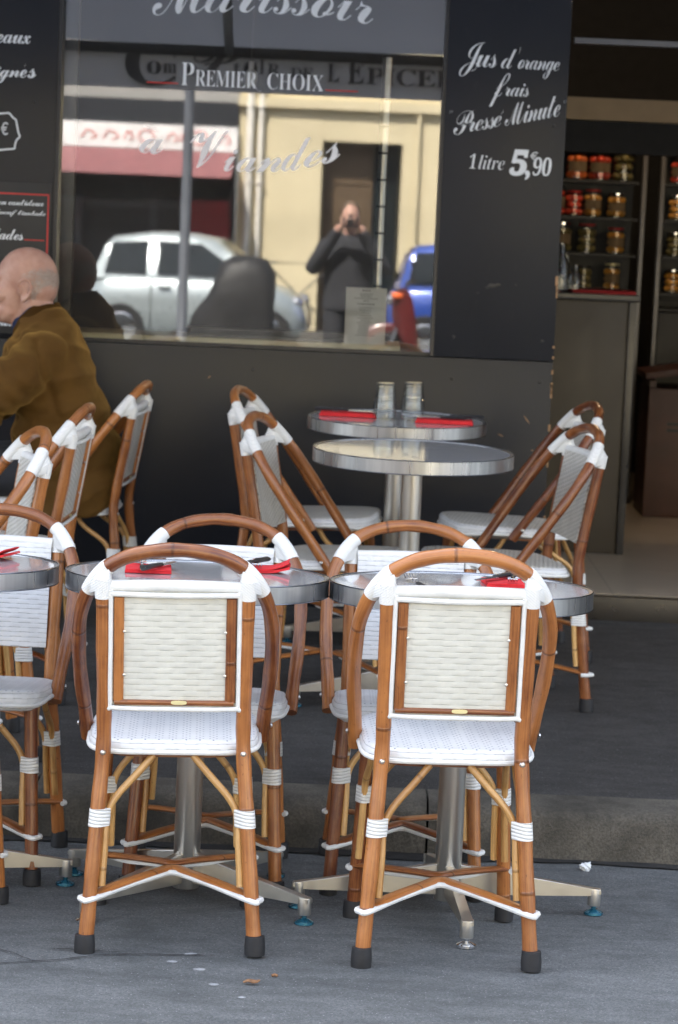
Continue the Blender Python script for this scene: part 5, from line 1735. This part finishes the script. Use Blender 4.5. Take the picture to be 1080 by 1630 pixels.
# wall left and right of the doorway, above it and its base
box(b, (-1.70, FY - 6, -0.5), (-0.47, FY, 3.05)); box(b, (0.70, FY - 6, -0.5), (14, FY, 3.05))
box(b, (-0.467, FY - 6, 2.565), (0.697, FY - 0.004, 3.045)); box(b, (-0.467, FY - 6, -0.5), (0.697, FY - 0.6, 2.56))
box(b, (-1.70, FY - 6, 3.053), (14, FY, 9.5))
at_o(obj('wall', b, 'stone_cream', op))
b = bm_new(); box(b, (-1.72, FY + 0.001, 3.02), (14, FY + 0.10, 3.16)); box(b, (-1.72, FY + 0.001, 9.4), (14, FY + 0.3, 9.7)); at_o(obj('cornice', b, 'stone_cream', op))
dr = at_o(obj('door', bx((-0.44, FY - 0.42, -0.35), (0.28, FY - 0.36, 2.54)), 'door_brown', op))
b = bm_new()
for z in (0.1, 0.75, 1.4, 1.95): box(b, (-0.38, FY - 0.358, z), (0.22, FY - 0.345, z + 0.45))
o = obj('door_panel', b, 'door_brown', dr)
at_o(obj('door_glazing', bx((0.29, FY - 0.42, -0.35), (0.66, FY - 0.38, 2.54)), 'car_glass', op))
b = bm_new()
for i in range(7):
    x = 1.6 + i * 2.0
    for z in (4.0, 6.8):
        box(b, (x, FY + 0.001, z), (x + 1.0, FY + 0.02, z + 1.7))
at_o(obj('window', b, 'car_glass', op))
for x in (-1.54, -1.38):
    b = bm_new(); tube(b, [(x, FY + 0.08, -0.3), (x, FY + 0.08, 9.2)], 0.055 if x < -1.5 else 0.04, 12)
    for z in (0.5, 1.9, 3.0): lathe(b, [(0.062, z), (0.066, z + 0.02), (0.062, z + 0.04)], 12, (x, FY + 0.08, 0))
    at_o(obj('downpipe', b, 'pipe_white', op))
b = bm_new(); tube(b, [(0.93, FY + 0.06, -0.3), (0.93, FY + 0.06, 3.0)], 0.03, 10); at_o(obj('downpipe', b, 'stone_cream', op))
# corner shop with pink awning
cs = thing('corner_shop', 'shop with white sign band and pink awning across the street, reflected', 'building', (-3.5, FY, -0.4))
def at_c(o): o.location = -cs.location; return o
at_c(obj('wall', bx((-14, FY - 6, 3.06), (-1.72, FY - 0.02, 9.6)), 'stone_grey', cs))
at_c(obj('fascia', bx((-14, FY - 0.4, 2.70), (-1.72, FY + 0.05, 3.058)), 'shop_black', cs))
sb = at_c(obj('sign_band', bx((-14, FY - 0.3, 2.34), (-1.72, FY + 0.12, 2.697)), 'sign_white', cs))
b = bm_new()
for x, r in ((-3.05, 0.11), (-2.28, 0.12)):
    tube(b, [(x + r * math.cos(a), FY + 0.123, 2.52 + r * 0.8 * math.sin(a)) for a in [2 * math.pi * k / 20 for k in range(20)]], 0.014, 6, closed=True)
for x, w in ((-4.0, 0.22), (-3.68, 0.22), (-3.38, 0.14), (-2.75, 0.16), (-2.55, 0.12), (-1.98, 0.16)):
    tube(b, spline([(x, FY + 0.123, 2.46), (x + w * 0.4, FY + 0.123, 2.58), (x + w, FY + 0.123, 2.50), (x + w * 0.6, FY + 0.123, 2.45)], 5), 0.013, 6)
obj('sign_lettering', b, 'sign_red', sb)
b = bm_new()
A = [b.verts.new(p) for p in ((-9, FY + 0.13, 2.33), (-1.75, FY + 0.13, 2.33), (-1.75, FY + 1.1, 1.95), (-9, FY + 1.1, 1.95), (-9, FY + 1.1, 1.62), (-1.75, FY + 1.1, 1.62))]
b.faces.new(A[:4]); b.faces.new((A[3], A[2], A[5], A[4]))
bmesh.ops.solidify(b, geom=list(b.faces), thickness=0.01)
at_c(obj('awning', b, 'awning_pink', cs))
at_c(obj('shop_window', bx((-14, FY - 0.5, -0.4), (-1.75, FY - 0.40, 2.69)), 'shop_black', cs))
b = bm_new()
for k in range(8): tube(b, [(-2.35 + 0.07 * k, FY - 0.1, 1.7), (-2.32 + 0.07 * k + 0.02, FY - 0.1, 0.0)], 0.05, 8)
at_c(obj('curtain', b, 'curtain_red', cs))
b = bm_new()
for x in (-4.1, -3.0, -1.9): box(b, (x, FY - 0.38, -0.4), (x + 0.1, FY - 0.3, 2.3))
at_c(obj('mullion', b, 'zinc', cs))
b = bm_new(); box(b, (-60, FY - 3.0, -0.9), (60, -15.8, -0.22)); tag(obj('far_pavement', b, 'pavement_asphalt'), kind='structure')
# neighbours that close the street on both sides
for x0, x1, lab in ((-60, -14.05, 'plain grey stone building left of the pink awning shop across the street'), (14.05, 60, 'plain grey stone building right of the cream one across the street')):
    t = thing('stone_building', lab, 'building', ((x0 + x1) / 2, FY, -0.4))
    o = obj('wall', bx((x0, FY - 6, -0.5), (x1, FY, 9.8)), 'stone_grey', t); o.location = -t.location
    b = bm_new()
    x = x0 + 1.2
    while x < x1 - 2:
        for z in (0.5, 3.6, 6.6): box(b, (x, FY + 0.001, z), (x + 1.1, FY + 0.02, z + 1.8))
        x += 2.6
    o = obj('window', b, 'car_glass', t); o.location = -t.location

# ------------------------------------------------------------------ vehicles
def loft(b, secs):
    rr = [[b.verts.new(p) for p in s] for s in secs]
    n = len(rr[0])
    for i in range(len(rr) - 1):
        for k in range(n): b.faces.new((rr[i][k], rr[i][(k + 1) % n], rr[i + 1][(k + 1) % n], rr[i + 1][k]))
    b.faces.new(rr[0][::-1]); b.faces.new(rr[-1])
def car(label, paint, L, W, loc, rotz, group=None):
    t = thing('parked_car', label, 'car', loc, rotz, 'cars parked across the street')
    hw = W / 2
    b = bm_new()
    prof = [(0.0, 0.42, 0.72, 0.84), (0.02, 0.30, 0.86, 0.92), (0.10, 0.24, 0.93, 0.98), (0.30, 0.22, 0.95, 1.0), (0.55, 0.22, 0.95, 1.0), (0.72, 0.22, 0.94, 0.99), (0.80, 0.22, 0.91, 0.97), (0.90, 0.24, 0.82, 0.92), (0.97, 0.28, 0.70, 0.82), (1.0, 0.36, 0.58, 0.70)]
    secs = []
    for f, zb, zt, k in prof:
        x = (f - 0.5) * L; w = hw * k; m = (zb + zt) / 2
        secs.append([(x, -w * 0.9, zb), (x, -w, zb + 0.08), (x, -w * 1.0, m), (x, -w * 0.985, zt - 0.07), (x, -w * 0.90, zt), (x, 0, zt + 0.015),
                     (x, w * 0.90, zt), (x, w * 0.985, zt - 0.07), (x, w * 1.0, m), (x, w, zb + 0.08), (x, w * 0.9, zb)])
    loft(b, secs)
    green = [(0.03, 0.93, 0.93), (0.075, 1.30, 0.80), (0.12, 1.42, 0.76), (0.30, 1.49, 0.76), (0.46, 1.485, 0.76), (0.58, 1.43, 0.76), (0.70, 1.20, 0.84), (0.82, 0.93, 0.92)]
    secs = []
    for f, zr, k in green:
        x = (f - 0.5) * L
        secs.append([(x, -hw * 0.93, 0.90), (x, -hw * k, zr - 0.05), (x, -hw * k * 0.86, zr), (x, hw * k * 0.86, zr), (x, hw * k, zr - 0.05), (x, hw * 0.93, 0.90)])
    loft(b, secs)
    body = obj('body', b, paint, t, angle=50)
    def side_y(z): return hw * (0.945 - (z - 0.92) / 0.55 * 0.155) + 0.008
    for s in (-1, 1):
        for poly in ([(0.085, 0.97), (0.115, 1.34), (0.275, 1.38), (0.275, 0.97)], [(0.325, 0.97), (0.325, 1.385), (0.52, 1.36), (0.64, 1.14), (0.70, 0.97)]):
            b = bm_new()
            a = [b.verts.new(((f - 0.5) * L, s * side_y(z), z)) for f, z in poly]
            c = [b.verts.new(((f - 0.5) * L, s * (side_y(z) - 0.02), z)) for f, z in poly]
            n = len(a)
            b.faces.new(a); b.faces.new(c[::-1])
            for i in range(n): b.faces.new((a[i], c[i], c[(i + 1) % n], a[(i + 1) % n]))
            obj('side_window', b, 'car_glass', t)
        b = bm_new(); box(b, ((0.30 - 0.5) * L, s * (hw * 1.0) - 0.004, 0.30), ((0.305 - 0.5) * L, s * (hw * 1.0) + 0.004, 0.92)); box(b, ((0.675 - 0.5) * L, s * (hw) - 0.004, 0.30), ((0.68 - 0.5) * L, s * hw + 0.004, 0.92))
        obj('door_seam', b, 'frame_dark', t)
        b = bm_new(); box(b, ((0.335 - 0.5) * L, s * hw - 0.01, 0.80), ((0.39 - 0.5) * L, s * hw + 0.03, 0.835), 0.01); obj('handle', b, 'chrome', t)
        b = bm_new(); box(b, ((0.15 - 0.5) * L, s * hw - 0.006, 0.50), ((0.85 - 0.5) * L, s * hw * 0.98 + 0.02, 0.545), 0.008); obj('rub_strip', b, paint, t)
        b = bm_new(); ellipsoid(b, ((0.68 - 0.5) * L, s * (hw + 0.09), 0.99), (0.06, 0.10, 0.07)); obj('mirror', b, paint, t)
        b = bm_new(); ellipsoid(b, ((0.955 - 0.5) * L, s * hw * 0.66, 0.70), (0.10, 0.14, 0.085)); obj('headlight', b, 'chrome', t)
        for f in (0.17, 0.83):
            b = bm_new(); lathe(b, [(0.19, -0.09), (0.28, -0.10), (0.30, -0.07), (0.30, 0.07), (0.28, 0.10), (0.19, 0.09)], 28, ((f - 0.5) * L, s * (hw - 0.085), 0.30), axis='Y')
            wl = obj('wheel', b, 'tyre', t)
            b = bm_new(); lathe(b, [(0.0, 0.105), (0.17, 0.100), (0.19, 0.092)] if s > 0 else [(0.0, -0.105), (0.17, -0.100), (0.19, -0.092)], 20, ((f - 0.5) * L, s * (hw - 0.085), 0.30), axis='Y', caps=False)
            obj('rim', b, 'chrome', wl)
    for f0, z0, f1, z1, nm in ((0.60, 1.40, 0.80, 0.96, 'windscreen'), (0.105, 1.36, 0.036, 0.98, 'rear_window')):
        b = bm_new()
        d = 0.012 if nm == 'windscreen' else -0.012
        P = [((f0 - 0.5) * L + d, -hw * 0.62, z0 + 0.010), ((f0 - 0.5) * L + d, hw * 0.62, z0 + 0.010), ((f1 - 0.5) * L + d, hw * 0.80, z1 + 0.012), ((f1 - 0.5) * L + d, -hw * 0.80, z1 + 0.012)]
        b.faces.new([b.verts.new(p) for p in P])
        bmesh.ops.solidify(b, geom=list(b.faces), thickness=0.006)
        obj(nm, b, 'car_glass', t)
    return t
car('small silver hatchback parked across the street, reflected in the window', 'car_silver', 2.75, 1.6, (-1.86, -14.0, -0.285), R(3))
car('blue car parked across the street, reflected at the right of the window', 'car_blue', 2.75, 1.6, (1.86, -13.4, -0.25), R(0))

def wheel(x, y, z, r, par):
    b = bm_new(); lathe(b, [(r * 0.6, -0.05), (r * 0.93, -0.055), (r, -0.03), (r, 0.03), (r * 0.93, 0.055), (r * 0.6, 0.05)], 24, (x, y, z), axis='Y')
    w = obj('wheel', b, 'tyre', par)
    b = bm_new(); lathe(b, [(0.0, 0.03), (r * 0.6, 0.03), (r * 0.6, -0.03), (0.0, -0.03)], 16, (x, y, z), axis='Y', caps=False); obj('rim', b, 'zinc', w)
# scooter under a black weather cover
SZ = road_z(-6.4)
cv = thing('covered_scooter', 'bulky scooter under a black weather cover, reflected in front of the silver car', 'scooter', (-1.09, -6.4, SZ))
b = bm_new()
secs = []
for x, zt, w in ((-0.46, 0.40, 0.12), (-0.41, 0.58, 0.20), (-0.33, 0.70, 0.26), (-0.25, 0.80, 0.28), (-0.19, 0.97, 0.30), (-0.14, 1.10, 0.30), (-0.04, 1.15, 0.30), (0.08, 1.17, 0.30), (0.20, 1.16, 0.29), (0.30, 1.12, 0.27), (0.365, 1.02, 0.26), (0.37, 0.88, 0.25), (0.33, 0.80, 0.24), (0.30, 0.55, 0.24), (0.38, 0.36, 0.12)):
    ring = []
    for k in range(20):
        a = math.pi * k / 19
        c, s_ = math.cos(a), math.sin(a)
        ring.append((x + 0.02 * noise.noise((k * 0.7, x * 9, 1)), math.copysign(abs(c) ** 0.55, c) * w * (1 + 0.12 * noise.noise((k, x * 8, 3))), 0.16 + (zt - 0.16) * abs(s_) ** 0.45 + 0.035 * noise.noise((k * 0.9, x * 12, 5))))
    secs.append(ring)
loft(b, secs)
obj('cover', b, 'black_cover', cv, angle=60)
wheel(-0.46, 0, 0.23, 0.23, cv); wheel(0.42, 0, 0.23, 0.23, cv)
# red scooter
SZ = road_z(-6.6)
sc = thing('parked_scooter', 'dark red scooter with orange lamp parked in the road, reflected right of the menu sheet', 'scooter', (0.98, -6.6, SZ), R(180))
wheel(-0.58, 0, 0.24, 0.24, sc); wheel(0.58, 0, 0.24, 0.24, sc)
b = bm_new()
loft(b, [[(x, -w, z0), (x, -w * 0.9, z1), (x, w * 0.9, z1), (x, w, z0)] for x, w, z0, z1 in ((-0.78, 0.06, 0.50, 0.62), (-0.62, 0.15, 0.42, 0.74), (-0.30, 0.19, 0.26, 0.76), (-0.02, 0.18, 0.22, 0.62), (0.08, 0.17, 0.20, 0.30), (0.28, 0.17, 0.20, 0.30))])
obj('body', b, 'scooter_red', sc)
b = bm_new()
loft(b, [[(x, -w, z0), (x, -w * 0.9, z1), (x, w * 0.9, z1), (x, w, z0)] for x, w, z0, z1 in ((0.25, 0.12, 0.20, 0.30), (0.30, 0.20, 0.22, 0.56), (0.36, 0.21, 0.28, 0.84), (0.43, 0.19, 0.40, 0.93), (0.50, 0.14, 0.52, 0.90), (0.55, 0.07, 0.62, 0.84))])
bmesh.ops.bevel(b, geom=list(b.edges), offset=0.02, segments=2, affect='EDGES')
obj('leg_shield', b, 'scooter_red', sc)
b = bm_new(); ellipsoid(b, (-0.38, 0, 0.79), (0.36, 0.15, 0.065)); obj('seat', b, 'black_plastic', sc)
b = bm_new(); tube(b, spline([(0.34, -0.34, 1.0), (0.40, -0.15, 0.97), (0.42, 0, 0.93), (0.40, 0.15, 0.97), (0.34, 0.34, 1.0)], 5), 0.016, 10); obj('handlebar', b, 'black_plastic', sc)
b = bm_new(); ellipsoid(b, (0.56, 0, 0.80), (0.05, 0.09, 0.06)); obj('headlight', b, 'chrome', sc)
for s in (-1, 1):
    b = bm_new(); ellipsoid(b, (0.50, s * 0.15, 0.84), (0.06, 0.035, 0.035)); obj('indicator', b, 'lamp_orange', sc)
    b = bm_new(); tube(b, [(0.38, s * 0.24, 0.98), (0.36, s * 0.28, 1.10)], 0.008, 8); ellipsoid(b, (0.36, s * 0.30, 1.15), (0.015, 0.06, 0.04)); obj('mirror', b, 'black_plastic', sc)
    b = bm_new(); tube(b, [(0.47, s * 0.09, 0.60), (0.58, s * 0.09, 0.24)], 0.02, 8); obj('fork', b, 'zinc', sc)
b = bm_new(); tube(b, [(0.58 + 0.27 * math.cos(R(a)), 0, 0.24 + 0.27 * math.sin(R(a))) for a in range(20, 161, 10)], 0.06, 10, flat=0.35, up=(0, 1, 0)); obj('mudguard', b, 'scooter_red', sc)
b = bm_new(); loft(b, [[(0.50 - 0.12 * k, -0.2 + 0.05 * k, 0.9 + 0.4 * k), (0.52 - 0.12 * k, 0, 0.9 + 0.42 * k), (0.50 - 0.12 * k, 0.2 - 0.05 * k, 0.9 + 0.4 * k), (0.49 - 0.12 * k, 0, 0.9 + 0.42 * k)] for k in (0, 0.5, 1)]); obj('windshield', b, 'pane_thin', sc)
# dark street sign post
ps = thing('sign_post', 'dark grey street post standing in front of the silver car in the reflection', 'post', (-1.29, -1.4, road_z(-1.4)))
b = bm_new(); lathe(b, [(0.055, 0.0), (0.055, 0.25), (0.040, 0.27), (0.040, 2.5), (0.0, 2.53)], 20, caps=True); obj('post', b, 'zinc', ps)
b = bm_new(); lathe(b, [(0.09, 0.0), (0.09, 0.03), (0.06, 0.05)], 20); obj('base', b, 'zinc', ps)
# folding steel barrier on the far pavement
br = thing('barrier', 'thin black steel barrier before the cream wall, reflected above the car bonnet', 'barrier', (-0.72, FY + 0.9, -0.22))
b = bm_new()
tube(b, [(-0.45, 0, 0.02), (-0.45, 0, 1.0), (0.45, 0, 1.0), (0.45, 0, 0.02)], 0.022, 8); tube(b, [(-0.45, 0, 0.15), (0.45, 0, 0.95)], 0.012, 6); tube(b, [(-0.45, 0, 0.95), (0.45, 0, 0.15)], 0.012, 6)
obj('frame', b, 'black_plastic', br)
b = bm_new(); tube(b, [(-0.45, -0.25, 0.012), (-0.45, 0.25, 0.012)], 0.02, 6); tube(b, [(0.45, -0.25, 0.012), (0.45, 0.25, 0.012)], 0.02, 6); obj('foot', b, 'black_plastic', br)
